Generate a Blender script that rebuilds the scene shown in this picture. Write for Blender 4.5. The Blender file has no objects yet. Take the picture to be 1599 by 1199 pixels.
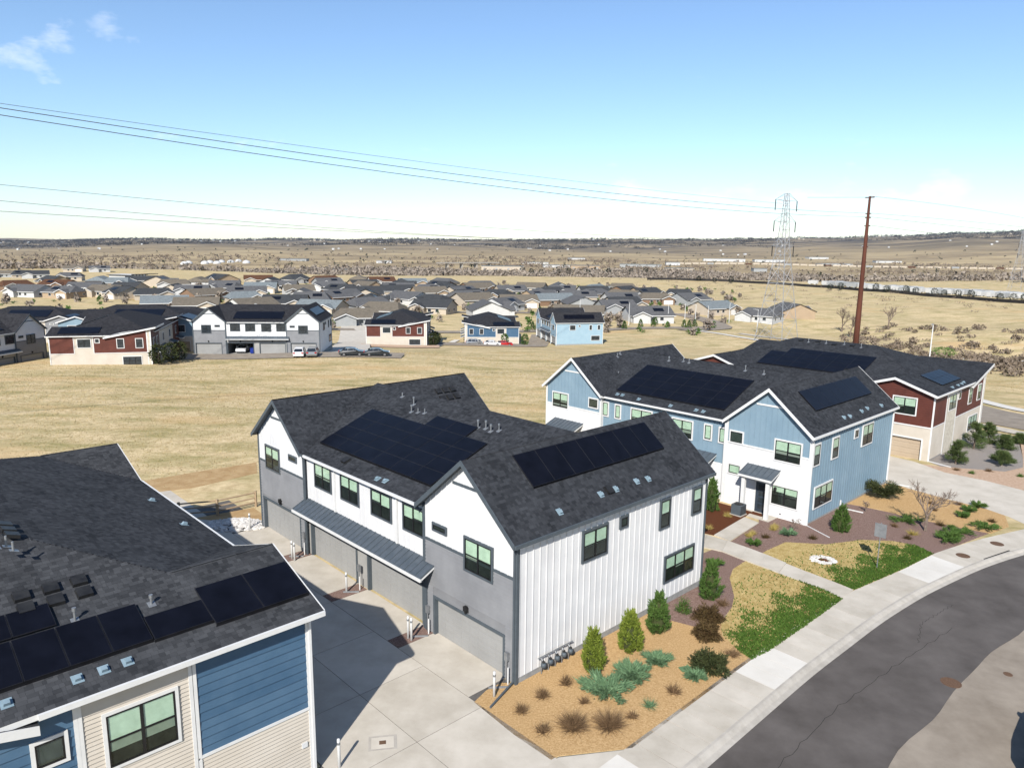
import bpy, math, random
import numpy as np
from mathutils import Matrix, Vector
random.seed(7); RNG = np.random.default_rng(7)
R = math.radians
SC = bpy.context.scene; COL = SC.collection

# ------------------------------------------------------------------ camera
cam_d = bpy.data.cameras.new('camera'); cam = bpy.data.objects.new('camera', cam_d); COL.objects.link(cam)
cam_d.sensor_fit = 'HORIZONTAL'; cam_d.sensor_width = 36.0; cam_d.lens = 1150.5/1599*36
cam_d.clip_start = .5; cam_d.clip_end = 40000
cam.location = (0, 0, 17.5)
cam.matrix_world = Matrix.Translation((0, 0, 17.5)) @ Matrix.Rotation(R(90-10.52), 4, 'X') @ Matrix.Rotation(.0112, 4, 'Z')
SC.camera = cam

# ------------------------------------------------------------------ sky, sun, exposure
SUN_EL, SUN_AZ = 37.5, 76.0            # light travels towards azimuth 76 deg (ccw from +X)
wd = bpy.data.worlds.new('World'); SC.world = wd; wd.use_nodes = True
nt = wd.node_tree; nt.nodes.clear()
wo = nt.nodes.new('ShaderNodeOutputWorld'); bg = nt.nodes.new('ShaderNodeBackground')
sky = nt.nodes.new('ShaderNodeTexSky'); sky.sky_type = 'NISHITA'; sky.sun_disc = False
sky.sun_elevation = R(SUN_EL); sky.sun_rotation = R(90-(SUN_AZ+180)); sky.altitude = 0
sky.air_density = 1.0; sky.dust_density = .2; sky.ozone_density = 4.4
bg.inputs[1].default_value = .104
tc = nt.nodes.new('ShaderNodeTexCoord'); mp = nt.nodes.new('ShaderNodeMapping'); mp.inputs['Scale'].default_value = (1, 1, 2.4); mp.inputs['Location'].default_value = (.37, .2, .15)
n1 = nt.nodes.new('ShaderNodeTexNoise'); n1.inputs['Scale'].default_value = 8.5; n1.inputs['Detail'].default_value = 7; n1.inputs['Roughness'].default_value = .58
n2 = nt.nodes.new('ShaderNodeTexNoise'); n2.inputs['Scale'].default_value = 3.1; n2.inputs['Detail'].default_value = 2
mm = nt.nodes.new('ShaderNodeMath'); mm.operation = 'MULTIPLY'
rp = nt.nodes.new('ShaderNodeValToRGB'); rp.color_ramp.elements[0].position = .345; rp.color_ramp.elements[1].position = .47
rp.color_ramp.elements[1].color = (.6, .6, .6, 1)
mx = nt.nodes.new('ShaderNodeMixRGB'); mx.inputs[2].default_value = (8.0, 8.2, 8.6, 1)
L_ = nt.links.new
L_(tc.outputs['Generated'], mp.inputs[0]); L_(mp.outputs[0], n1.inputs[0]); L_(mp.outputs[0], n2.inputs[0])
L_(n1.outputs[0], mm.inputs[0]); L_(n2.outputs[0], mm.inputs[1]); L_(mm.outputs[0], rp.inputs[0])
L_(rp.outputs[0], mx.inputs[0]); L_(sky.outputs[0], mx.inputs[1]); L_(mx.outputs[0], bg.inputs[0]); L_(bg.outputs[0], wo.inputs[0])
sun_d = bpy.data.lights.new('sun', 'SUN'); sun = bpy.data.objects.new('sun', sun_d); COL.objects.link(sun)
sun_d.energy = 5.0; sun_d.angle = R(.53); sun_d.color = (1, .955, .88)
sd = Vector((math.cos(R(SUN_AZ))*math.cos(R(SUN_EL)), math.sin(R(SUN_AZ))*math.cos(R(SUN_EL)), -math.sin(R(SUN_EL))))
sun.rotation_euler = sd.to_track_quat('-Z', 'Y').to_euler(); sun.location = (-20, -60, 60)
vs = SC.view_settings; vs.view_transform = 'Standard'; vs.look = 'None'; vs.exposure = .70; vs.gamma = 1; vs.use_curve_mapping = False
SC.render.resolution_x = 1024; SC.render.resolution_y = 767

# ------------------------------------------------------------------ helpers
MATS = {}
def mat(name, c1, c2=None, rough=.8, scale=3.0, detail=4, isl=0.0, obj=0.0, bump=0.0, bscale=None, metal=0.0, spec=.3, stretch=None):
    """procedural principled material: noise between two colours, random per island / object, bump"""
    m = bpy.data.materials.new(name); m.use_nodes = True; t = m.node_tree; N = t.nodes; K = t.links.new
    b = N['Principled BSDF']; b.inputs['Roughness'].default_value = rough; b.inputs['Metallic'].default_value = metal
    b.inputs['Specular IOR Level'].default_value = spec
    c2 = c2 or tuple(min(1, x*1.25) for x in c1); c1 = tuple(x*.71 for x in c1); c2 = tuple(x*.71 for x in c2)   # the photograph is exposed bright: see view exposure
    geo = N.new('ShaderNodeNewGeometry'); mpn = N.new('ShaderNodeMapping'); K(geo.outputs['Position'], mpn.inputs[0])
    if stretch: mpn.inputs['Scale'].default_value = stretch
    nz = N.new('ShaderNodeTexNoise'); nz.inputs['Scale'].default_value = scale; nz.inputs['Detail'].default_value = detail; nz.inputs['Roughness'].default_value = .62
    K(mpn.outputs[0], nz.inputs['Vector'])
    mixf = N.new('ShaderNodeMapRange'); mixf.inputs[1].default_value = .32; mixf.inputs[2].default_value = .68
    K(nz.outputs[0], mixf.inputs[0])
    fac = mixf.outputs[0]
    if isl:
        a = N.new('ShaderNodeMath'); a.operation = 'MULTIPLY_ADD'; K(geo.outputs['Random Per Island'], a.inputs[0]); a.inputs[1].default_value = isl
        s = N.new('ShaderNodeMath'); s.operation = 'MULTIPLY'; K(fac, s.inputs[0]); s.inputs[1].default_value = 1-isl; K(s.outputs[0], a.inputs[2]); fac = a.outputs[0]
    if obj:
        oi = N.new('ShaderNodeObjectInfo'); a = N.new('ShaderNodeMath'); a.operation = 'MULTIPLY_ADD'; K(oi.outputs['Random'], a.inputs[0]); a.inputs[1].default_value = obj
        s = N.new('ShaderNodeMath'); s.operation = 'MULTIPLY'; K(fac, s.inputs[0]); s.inputs[1].default_value = 1-obj; K(s.outputs[0], a.inputs[2]); fac = a.outputs[0]
    mix = N.new('ShaderNodeMixRGB'); mix.inputs[1].default_value = (*c1, 1); mix.inputs[2].default_value = (*c2, 1); K(fac, mix.inputs[0])
    K(mix.outputs[0], b.inputs['Base Color'])
    if bump:
        n3 = N.new('ShaderNodeTexNoise'); n3.inputs['Scale'].default_value = bscale or scale*6; n3.inputs['Detail'].default_value = 3
        K(mpn.outputs[0], n3.inputs['Vector'])
        bp = N.new('ShaderNodeBump'); bp.inputs['Strength'].default_value = bump; bp.inputs['Distance'].default_value = .03
        K(n3.outputs[0], bp.inputs['Height']); K(bp.outputs[0], b.inputs['Normal'])
    MATS[name] = m; return m

def glassmat(name, tint, gl=.22):
    m = bpy.data.materials.new(name); m.use_nodes = True; t = m.node_tree; t.nodes.clear(); K = t.links.new
    o = t.nodes.new('ShaderNodeOutputMaterial'); tr = t.nodes.new('ShaderNodeBsdfTransparent'); tr.inputs[0].default_value = (*tint, 1)
    g = t.nodes.new('ShaderNodeBsdfGlossy'); g.inputs['Roughness'].default_value = .03; g.inputs[0].default_value = (.8, .9, .95, 1)
    fr = t.nodes.new('ShaderNodeLayerWeight'); fr.inputs[0].default_value = .5
    pw = t.nodes.new('ShaderNodeMath'); pw.operation = 'POWER'; pw.inputs[1].default_value = 4; K(fr.outputs['Facing'], pw.inputs[0])
    ad = t.nodes.new('ShaderNodeMath'); ad.operation = 'MULTIPLY_ADD'; ad.inputs[1].default_value = .8; ad.inputs[2].default_value = gl; K(pw.outputs[0], ad.inputs[0])
    x = t.nodes.new('ShaderNodeMixShader'); K(ad.outputs[0], x.inputs[0]); K(tr.outputs[0], x.inputs[1]); K(g.outputs[0], x.inputs[2]); K(x.outputs[0], o.inputs[0])
    MATS[name] = m; return m

class MB:
    def __init__(s): s.v = []; s.f = []; s.m = []
    def add(s, vs, fs, m=0):
        b = len(s.v); s.v += [tuple(p) for p in vs]; s.f += [tuple(b+i for i in f) for f in fs]; s.m += [m]*len(fs); return s
    def box(s, x0, x1, y0, y1, z0, z1, m=0):
        x0, x1 = min(x0, x1), max(x0, x1); y0, y1 = min(y0, y1), max(y0, y1); z0, z1 = min(z0, z1), max(z0, z1)
        return s.add([(x0,y0,z0),(x1,y0,z0),(x1,y1,z0),(x0,y1,z0),(x0,y0,z1),(x1,y0,z1),(x1,y1,z1),(x0,y1,z1)],
                     [(0,3,2,1),(4,5,6,7),(0,1,5,4),(1,2,6,5),(2,3,7,6),(3,0,4,7)], m)
    def poly(s, pts, m=0): return s.add(pts, [tuple(range(len(pts)))], m)
    def prism(s, pts, zf, t, m=0, mside=None):
        n = len(pts); top = [(x, y, zf(x, y)) for x, y in pts]; bot = [(x, y, z-t) for x, y, z in top]
        b = len(s.v); s.v += top+bot
        s.f += [tuple(range(b, b+n)), tuple(range(b+2*n-1, b+n-1, -1))]; s.m += [m, m if mside is None else mside]
        for i in range(n):
            j = (i+1) % n; s.f.append((b+i, b+n+i, b+n+j, b+j)); s.m.append(m if mside is None else mside)
        return s
    def tube(s, p0, p1, r0, r1=None, n=6, m=0):
        r1 = r0 if r1 is None else r1; p0 = Vector(p0); p1 = Vector(p1); d = (p1-p0)
        if d.length < 1e-6: return s
        d.normalize(); a = d.orthogonal().normalized(); b = d.cross(a); vs = []
        for p, r in ((p0, r0), (p1, r1)):
            for i in range(n):
                t = 2*math.pi*i/n; vs.append(p+(a*math.cos(t)+b*math.sin(t))*r)
        fs = [(i, (i+1) % n, n+(i+1) % n, n+i) for i in range(n)]+[tuple(range(n-1, -1, -1)), tuple(range(n, 2*n))]
        return s.add(vs, fs, m)
    def lathe(s, prof, n=10, c=(0,0,0), m=0):
        vs = []; 
        for r, z in prof:
            for i in range(n): t = 2*math.pi*i/n; vs.append((c[0]+r*math.cos(t), c[1]+r*math.sin(t), c[2]+z))
        fs = [(k*n+i, k*n+(i+1) % n, (k+1)*n+(i+1) % n, (k+1)*n+i) for k in range(len(prof)-1) for i in range(n)]
        fs += [tuple(range(n-1, -1, -1)), tuple(range((len(prof)-1)*n, len(prof)*n))]
        return s.add(vs, fs, m)
    def mesh(s, name, mats):
        me = bpy.data.meshes.new(name); me.from_pydata(s.v, [], s.f)
        for m in (mats if isinstance(mats, (list, tuple)) else [mats]): me.materials.append(MATS[m] if isinstance(m, str) else m)
        if any(s.m): me.polygons.foreach_set('material_index', s.m)
        me.update(); return me
    def build(s, name, mats, parent=None, smooth=False):
        me = s.mesh(name, mats)
        if smooth: me.polygons.foreach_set('use_smooth', [True]*len(me.polygons))
        return link(name, me, parent)

def link(name, me, parent=None):
    o = bpy.data.objects.new(name, me); COL.objects.link(o)
    if parent is not None: o.parent = parent
    return o
def npmesh(name, V, Fc, mats, parent=None, smooth=False):
    me = bpy.data.meshes.new(name); V = np.asarray(V, np.float32); Fc = np.asarray(Fc, np.int32); k = Fc.shape[1]
    me.vertices.add(len(V)); me.vertices.foreach_set('co', V.ravel())
    me.loops.add(Fc.size); me.loops.foreach_set('vertex_index', Fc.ravel())
    me.polygons.add(len(Fc)); me.polygons.foreach_set('loop_start', np.arange(0, Fc.size, k, dtype=np.int32))
    me.polygons.foreach_set('use_smooth', np.full(len(Fc), bool(smooth)))
    for m in (mats if isinstance(mats, (list, tuple)) else [mats]): me.materials.append(MATS[m])
    me.update(calc_edges=True); me.validate(); return link(name, me, parent)
def tag(o, label=None, cat=None, group=None, kind=None):
    if label: o['label'] = label
    if cat: o['category'] = cat
    if group: o['group'] = group
    if kind: o['kind'] = kind
    return o
def empty(name, loc, rz=0, **k):
    o = bpy.data.objects.new(name, None); COL.objects.link(o); o.location = loc; o.rotation_euler = (0, 0, rz); o.empty_display_size = .3
    return tag(o, **k)
def copy_tree(o, parent=None):
    c = o.copy(); COL.objects.link(c); c.parent = parent
    for ch in o.children: copy_tree(ch, c)
    return c
def stuff(o): o['kind'] = 'stuff'; return o
def blades(C, Dr, Ln, Wd):
    """triangular blades: base centre C, unit direction Dr, length Ln, width Wd -> verts, tris"""
    n = len(C); C = np.asarray(C); Dr = np.asarray(Dr)
    rnd = RNG.normal(size=(n, 3)); side = np.cross(Dr, rnd); side /= np.linalg.norm(side, axis=1, keepdims=True)+1e-9
    Ln = np.broadcast_to(Ln, (n,))[:, None]; Wd = np.broadcast_to(Wd, (n,))[:, None]
    V = np.empty((n, 3, 3)); V[:, 0] = C-side*Wd/2; V[:, 1] = C+side*Wd/2; V[:, 2] = C+Dr*Ln
    return V.reshape(-1, 3), np.arange(3*n).reshape(-1, 3)
def unit(a): return a/(np.linalg.norm(a, axis=-1, keepdims=True)+1e-9)

# ------------------------------------------------------------------ terrain height
CURB = np.array([(-22,-6),(-8,8.6),(2.0,18.8),(6.47,23.09),(10.86,27.35),(12.79,29.22),(14.96,31.13),(17.86,33.75),(21.72,36.83),(26.87,40.33),(30.38,42.3),(36,44.9),(46,48.4),(70,54)])
PR = [(0,0),(62,0),(78,-.5),(100,-1.6),(120,-2.3),(136,-2.9),(160,-5.0),(182,-7.2),(205,-9.3),(260,-10.2),(350,-10.6),(500,-10.5),(640,-10.8),(760,-11.5),(900,-22),(1200,-26),(1700,-25),(2300,-20),(3000,-8),(4000,12),(5500,42),(7000,70),(9000,92),(14000,100)]
PX = np.array([p[0] for p in PR], float); PZ = np.array([p[1] for p in PR], float)
def pz(x, y=0): return -.0085*np.clip(x, -40, 60)-.08
def curbdist(x, y):
    """signed distance to the curb line, positive on the land side"""
    x = np.asarray(x, float); y = np.asarray(y, float); best = np.full(x.shape, 1e9); sg = np.ones(x.shape)
    for a, b in zip(CURB[:-1], CURB[1:]):
        d = b-a; L2 = d@d; t = np.clip(((x-a[0])*d[0]+(y-a[1])*d[1])/L2, 0, 1)
        qx = x-a[0]-t*d[0]; qy = y-a[1]-t*d[1]; ds = np.hypot(qx, qy); cr = d[0]*(y-a[1])-d[1]*(x-a[0])
        k = ds < best; best = np.where(k, ds, best); sg = np.where(k, np.sign(cr), sg)
    return best*sg
def T(x, y):
    x = np.asarray(x, float); y = np.asarray(y, float); r = np.hypot(x, y); fwd = np.maximum(y, .35*r)
    z = pz(x)+np.interp(fwd, PX, PZ)
    az = np.arctan2(x, np.maximum(y, 1))
    far = np.clip((r-2500)/4500, 0, 1); z = z+far*np.interp(az, [-.8,-.6,-.3,0,.25,.45,.6,.8], [-20,-50,-20,0,25,75,120,70])
    w1 = np.clip((r-70)/60, 0, 1); z = z+w1*.35*np.sin(x*.11+1.3)*np.sin(y*.083)
    w2 = np.clip((r-300)/500, 0, 1); z = z+w2*(1.5*np.sin(x*.013+y*.009)+1.2*np.sin(y*.021-x*.006+2))
    w3 = np.clip((r-1800)/2500, 0, 1); z = z+w3*(9*np.sin(x*.0016+.5)*np.sin(y*.0012)+7*np.sin(x*.0041+y*.0023)+4*np.sin(x*.009-y*.005))
    wr = np.clip((x-70)/60, 0, 1)*np.clip((r-110)/50, 0, 1)*np.clip((420-r)/120, 0, 1); z = z-wr*(2.2+1.6*np.sin(x*.05+y*.03)+1.2*np.sin(y*.06-x*.03))
    cd = curbdist(x, y); z = z-.16*np.clip((1.2-cd)/.9, 0, 1)*np.clip((90-r)/20, 0, 1)
    return z
def tz(x, y): return float(T(np.array([x]), np.array([y]))[0])
# ------------------------------------------------------------------ materials
mat('shingle', (.019,.021,.025), (.060,.064,.073), rough=.95, scale=.9, isl=.6, spec=.06)
mat('shingle_brown', (.026,.028,.032), (.082,.085,.092), rough=.95, scale=.9, isl=.6, spec=.06)
mat('roof_deck', (.016,.016,.018), (.035,.035,.038), rough=.95, scale=6, spec=.1)
mat('roof_far', (.018,.018,.021), (.045,.045,.05), rough=.95, scale=2.5, spec=.1)
mat('slate_trim', (.075,.092,.108), (.095,.115,.132), rough=.55)
mat('white_trim', (.70,.70,.69), (.77,.77,.76), rough=.5)
mat('white_siding', (.70,.70,.705), (.79,.79,.79), rough=.6, scale=.8)
mat('grey_siding', (.21,.215,.228), (.265,.27,.283), rough=.6, scale=.8)
mat('warm_grey', (.33,.325,.31), (.40,.395,.38), rough=.65, scale=.8)
mat('blue_siding', (.205,.305,.385), (.25,.355,.435), rough=.6, scale=.7)
mat('light_blue', (.30,.44,.54), (.35,.49,.58), rough=.6, scale=.7)
mat('navy_siding', (.045,.105,.185), (.085,.16,.25), rough=.5, scale=1.4, obj=.5)
mat('red_siding', (.085,.022,.014), (.125,.034,.022), rough=.6, scale=1.0)
mat('beige_siding', (.56,.50,.42), (.63,.57,.49), rough=.65, scale=.8)
mat('stone', (.50,.45,.37), (.70,.65,.55), rough=.85, scale=4, bump=.5)
mat('foundation', (.25,.25,.25), (.36,.36,.35), rough=.9, scale=5)
mat('door_grey', (.31,.31,.305), (.36,.36,.355), rough=.5, scale=.6)
mat('door_tan', (.46,.36,.26), (.52,.42,.31), rough=.5, scale=.6)
mat('entry_door', (.03,.045,.065), (.045,.06,.08), rough=.35)
mat('black_frame', (.012,.012,.013), (.018,.018,.02), rough=.4)
mat('black_metal', (.012,.012,.013), (.03,.03,.03), rough=.5)
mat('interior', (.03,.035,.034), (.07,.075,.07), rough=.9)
mat('blind', (.58,.64,.55), (.74,.80,.70), rough=.8)
mat('seam_metal', (.10,.125,.15), (.135,.16,.19), rough=.38, metal=.35, spec=.5)
mat('solar_cell', (.004,.0045,.008), (.007,.008,.014), rough=.3, scale=1.5, spec=.1)
mat('solar_frame', (.022,.022,.026), (.035,.035,.04), rough=.4, metal=.4)
mat('galv', (.30,.31,.325), (.42,.435,.45), rough=.45, metal=.6)
mat('blue_flash', (.19,.27,.32), (.27,.36,.42), rough=.5)
mat('soffit', (.30,.29,.28), (.36,.35,.34), rough=.8)
glassmat('glass', (.80,.90,.83), .07); glassmat('glass_screen', (.55,.60,.56), .04)
mat('far_glass', (.02,.028,.034), (.05,.06,.07), rough=.12, spec=.6)

# ------------------------------------------------------------------ facade tools
class Fac:
    """a wall plane: axis 'y' -> plane y=c (a runs along x); axis 'x' -> plane x=c (a runs along y); sg = outward sign"""
    def __init__(s, axis, c, sg): s.axis, s.c, s.sg = axis, c, sg
    def p(s, a, o, z): return (a, s.c+s.sg*o, z) if s.axis == 'y' else (s.c+s.sg*o, a, z)
    def box(s, mb, a0, a1, o0, o1, z0, z1, m=0):
        p = s.p(a0, o0, z0); q = s.p(a1, o1, z1); return mb.box(p[0], q[0], p[1], q[1], p[2], q[2], m)
UNITBOX = {}
def unitbox(m):
    if m not in UNITBOX: UNITBOX[m] = MB().box(-.5, .5, -.5, .5, -.5, .5).mesh('piece', m)
    return UNITBOX[m]
def piece(name, F, a0, a1, o0, o1, z0, z1, m, parent):
    """a box piece that shares one unit mesh"""
    p = F.p(a0, o0, z0); q = F.p(a1, o1, z1); o = link(name, unitbox(m), parent)
    o.location = [(p[i]+q[i])/2 for i in range(3)]; o.scale = [abs(q[i]-p[i]) for i in range(3)]; return o
def wall(root, F, a0, a1, zb, top, m, openings=(), breaks=()):
    xs = sorted({a0, a1, *[b for b in breaks if a0 < b < a1], *[e for op in openings for e in op[:2]]}); mb = MB()
    for i, j in zip(xs[:-1], xs[1:]):
        c = (i+j)/2; lo = zb
        for op in openings:
            if op[0] < c < op[1]: lo = op[2]
        e = 1e-4; mb.poly([F.p(i, 0, lo), F.p(j, 0, lo), F.p(j, 0, top(j-e)), F.p(i, 0, top(i+e))])
    return mb.build('wall', m, root)
def panel(par, F, a0, a1, z0, top, m, o=.008, breaks=(), name='siding_panel'):
    xs = [a0]+sorted(b for b in breaks if a0 < b < a1)+[a1]; e = 1e-4
    pts = [F.p(a0, o, z0), F.p(a1, o, z0)]+[F.p(x, o, min(top(x-e), top(x+e)) if a0 < x < a1 else top(min(max(x, a0+e), a1-e))) for x in reversed(xs)]
    return MB().poly(pts).build(name, m, par)
def battens(par, F, a0, a1, z0, top, sp, m, ops=()):
    n = max(1, round((a1-a0)/sp))
    for k in range(n+1):
        a = a0+(a1-a0)*k/n; a = min(max(a, a0+.03), a1-.03); segs = [(z0, min(top(a-.02), top(a+.02)))]
        for (x0, x1, y0, y1) in ops:
            if x0-.03 < a < x1+.03:
                new = []
                for s0, s1 in segs:
                    if y1 <= s0 or y0 >= s1: new.append((s0, s1)); continue
                    if y0 > s0: new.append((s0, y0))
                    if y1 < s1: new.append((y1, s1))
                segs = new
        for s0, s1 in segs:
            if s1-s0 > .08: piece('batten', F, a-.022, a+.022, .006, .034, s0, s1, m, par)
def lap(par, F, a0, a1, z0, top, ex, m, each=False, name='lap_siding'):
    """overlapping boards, each a wedge; joined, or one object per plank"""
    A = np.linspace(a0+1e-3, a1-1e-3, 81); tv = np.array([top(a) for a in A]); mb = MB(); z = z0; zmax = tv.max()
    while z < zmax-.01:
        z1 = min(z+ex, zmax); ok = A[tv >= z+.01]; ok1 = A[tv >= z1-.01]
        if len(ok) == 0: break
        l0, r0 = ok.min(), ok.max(); l1, r1 = (ok1.min(), ok1.max()) if len(ok1) else ((l0+r0)/2, (l0+r0)/2)
        t = MB() if each else mb
        P = [F.p(l0, .04, z), F.p(r0, .04, z), F.p(r1, .008, z1), F.p(l1, .008, z1), F.p(l0, .002, z), F.p(r0, .002, z)]
        t.add(P, [(0, 1, 2, 3), (4, 5, 1, 0), (0, 3, 4), (1, 5, 2)])
        if each: t.build('plank', m, par)
        z = z1
    if not each: return stuff(mb.build(name, m, par))
def window(root, F, a0, a1, z0, z1, trim='white_trim', cols=2, rail=True, blind=.5, far=False, tw=.10):
    mb = MB()
    for (p, q, r, s) in ((a0, a1, z1-tw, z1), (a0, a1, z0, z0+tw), (a0, a0+tw, z0+tw, z1-tw), (a1-tw, a1, z0+tw, z1-tw)): F.box(mb, p, q, .002, .074, r, s, 0)
    b0, b1, c0, c1 = a0+tw, a1-tw, z0+tw, z1-tw; f = .045
    for (p, q, r, s) in ((b0, b1, c1-f, c1), (b0, b1, c0, c0+f), (b0, b0+f, c0+f, c1-f), (b1-f, b1, c0+f, c1-f)): F.box(mb, p, q, .034, .078, r, s, 1)
    ii = (b1-b0)/cols
    for k in range(1, cols): F.box(mb, b0+ii*k-.04, b0+ii*k+.04, .034, .082, c0+f, c1-f, 1)
    zm = (c0+c1)/2
    if blind and blind < .8: blind = random.choice((.42, .5, .5, .52, .3, .62))
    if rail: F.box(mb, b0+f, b1-f, .034, .072, zm-.025, zm+.025, 1)
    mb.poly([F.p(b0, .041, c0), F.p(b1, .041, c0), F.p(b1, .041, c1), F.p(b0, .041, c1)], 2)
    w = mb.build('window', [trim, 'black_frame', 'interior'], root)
    if far:
        g = MB().poly([F.p(b0+f, .05, c0+f), F.p(b1-f, .05, c0+f), F.p(b1-f, .05, c1-f), F.p(b0+f, .05, c1-f)]).build('pane', 'far_glass', w); return w
    for k in range(cols):
        g0, g1 = b0+ii*k+(f if k == 0 else .04), b0+ii*(k+1)-(f if k == cols-1 else .04)
        rows = ((zm+.025, c1-f), (c0+f, zm-.025)) if rail else ((c0+f, c1-f),)
        for i, (r, s) in enumerate(rows):
            MB().poly([F.p(g0, .060, r), F.p(g1, .060, r), F.p(g1, .060, s), F.p(g0, .060, s)]).build('pane', 'glass_screen' if i == 1 else 'glass', w)
        if blind:
            bl = MB(); zz = c1-f; zb = c1-f-(c1-c0)*(blind+random.uniform(-.06, .10))
            while zz-.05 > max(zb, c0+f):
                bl.add([F.p(g0+.01, .055, zz-.046), F.p(g1-.01, .055, zz-.046), F.p(g1-.01, .046, zz), F.p(g0+.01, .046, zz)], [(0, 1, 2, 3)]); zz -= .05
            if bl.f: bl.build('blind', 'blind', w)
    return w
def garage(root, F, a0, a1, z0, z1, trim='slate_trim', door='door_grey', depth=.16, far=False, opened=False):
    tw = .12; mb = MB(); F.box(mb, a0-tw, a0, -depth, .05, z0, z1+tw); F.box(mb, a1, a1+tw, -depth, .05, z0, z1+tw); F.box(mb, a0, a1, -depth, .05, z1, z1+tw)
    g = mb.build('garage_door', [trim], root)
    if opened: return g
    n = 4; h = (z1-z0)/n
    for k in range(n):
        s = MB(); F.box(s, a0, a1, -depth-.04, -depth, z0+k*h+.006, z0+(k+1)*h-.006, 0)
        if not far:
            nn = 8; w = (a1-a0)/nn
            for i in range(nn):
                F.box(s, a0+i*w+.05, a0+(i+1)*w-.05, -depth-.001, -depth+.012, z0+k*h+.07, z0+(k+.5)*h-.02, 0)
                F.box(s, a0+i*w+.05, a0+(i+1)*w-.05, -depth-.001, -depth+.012, z0+(k+.5)*h+.02, z0+(k+1)*h-.07, 0)
        s.build('door_section', [door], g)
    return g
def wall_lamp(root, F, a, z):
    mb = MB(); F.box(mb, a-.09, a+.09, .01, .05, z-.12, z+.12); F.box(mb, a-.07, a+.07, .05, .2, z-.02, z+.2); F.box(mb, a-.03, a+.03, .05, .16, z-.14, z-.02)
    return mb.build('wall_lamp', 'black_metal', root)
def downspout(root, F, a, z0, z1, m, ext=None):
    mb = MB(); F.box(mb, a-.045, a+.045, .03, .11, z0, z1)
    if ext:
        p = Vector(F.p(a, .07, z0+.05)); mb.tube(p, p+Vector(ext), .05, .05, 4)
    return mb.build('downspout', m, root)
def canopy(root, F, a0, a1, zt, zf, dep, m='seam_metal', trim='white_trim', brackets=True):
    mb = MB(); e = .06
    mb.add([F.p(a0, .02, zt), F.p(a1, .02, zt), F.p(a1, dep, zf), F.p(a0, dep, zf), F.p(a0, .02, zt-e), F.p(a1, .02, zt-e), F.p(a1, dep, zf-e), F.p(a0, dep, zf-e)],
           [(0, 1, 2, 3), (7, 6, 5, 4), (0, 3, 7, 4), (1, 5, 6, 2), (3, 2, 6, 7), (0, 4, 5, 1)], 0)
    F.box(mb, a0-.02, a1+.02, dep-.04, dep+.05, zf-.17, zf-.03, 1)
    for a in (a0, a1-.06):
        mb.add([F.p(a, .03, zt-e-.1), F.p(a+.06, .03, zt-e-.1), F.p(a+.06, dep, zf-e-.1), F.p(a, dep, zf-e-.1), F.p(a, .03, zt-e), F.p(a+.06, .03, zt-e), F.p(a+.06, dep, zf-e), F.p(a, dep, zf-e)],
               [(0, 1, 2, 3), (7, 6, 5, 4), (0, 3, 7, 4), (1, 5, 6, 2), (3, 2, 6, 7), (0, 4, 5, 1)], 1)
    o = mb.build('awning', [m, trim], root); n = max(2, round((a1-a0)/.42))
    for k in range(n+1):
        a = a0+.02+(a1-a0-.04)*k/n; r = MB()
        r.add([F.p(a-.012, .03, zt), F.p(a+.012, .03, zt), F.p(a+.012, dep, zf), F.p(a-.012, dep, zf), F.p(a-.012, .03, zt+.035), F.p(a+.012, .03, zt+.035), F.p(a+.012, dep, zf+.035), F.p(a-.012, dep, zf+.035)],
              [(7, 6, 5, 4)[::-1], (0, 3, 7, 4), (1, 5, 6, 2), (3, 2, 6, 7)]); r.build('seam', m, o)
    return o

# ------------------------------------------------------------------ roof tools
class Plane:
    """roof plane z = z0 + gx*x + gy*y with an in-plane frame (u level, v up the slope)"""
    def __init__(s, p0, gx, gy):
        s.gx, s.gy = gx, gy; s.c = p0[2]-gx*p0[0]-gy*p0[1]; s.n = Vector((-gx, -gy, 1)).normalized()
        s.v = Vector((gx, gy, gx*gx+gy*gy)).normalized(); s.u = s.v.cross(s.n).normalized()
    def z(s, x, y): return s.c+s.gx*x+s.gy*y
    def pt(s, x, y, o=0): return Vector((x, y, s.z(x, y)))+s.n*o
    def M(s, x, y, o=0): 
        m = Matrix((s.u, s.v, s.n)).transposed().to_4x4(); m.translation = s.pt(x, y, o); return m
def shingles(par, pl, pts, m='shingle', ex=.145):
    P3 = [pl.pt(x, y) for x, y in pts]; uv = [(p.dot(pl.u), p.dot(pl.v)) for p in P3]; base = pl.pt(*pts[0]); b0 = base.dot(pl.n)
    vs0 = min(p[1] for p in uv); vs1 = max(p[1] for p in uv); V = []; Q = []; v = vs0; n = len(uv); U = np.array(pl.u); Vv = np.array(pl.v); Nn = np.array(pl.n)
    while v < vs1-.02:
        vm = v+ex*.5; xs = []
        for i in range(n):
            (x0, y0), (x1, y1) = uv[i], uv[(i+1) % n]
            if (y0 <= vm) != (y1 <= vm): xs.append(x0+(x1-x0)*(vm-y0)/(y1-y0))
        xs.sort()
        for a, b in zip(xs[::2], xs[1::2]):
            x = a-random.uniform(0, .2)
            while x < b:
                w = random.choice((.10, .13, .16, .20, .26)); l = max(x, a); r = min(x+w, b); x += w
                if r-l < .01: continue
                h = random.uniform(.005, .010); k = len(V)
                for uu, vv, oo in ((l+.002, v, h), (r-.002, v, h), (r-.002, v+ex+.01, .003), (l+.002, v+ex+.01, .003), (l+.002, v, .001), (r-.002, v, .001)):
                    V.append(U*uu+Vv*vv+Nn*(b0+oo))
                Q += [(k, k+1, k+2, k+3), (k+4, k+5, k+1, k)]
        v += ex
    return stuff(npmesh('shingles', V, Q, m, par))
PANEL = {}
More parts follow.
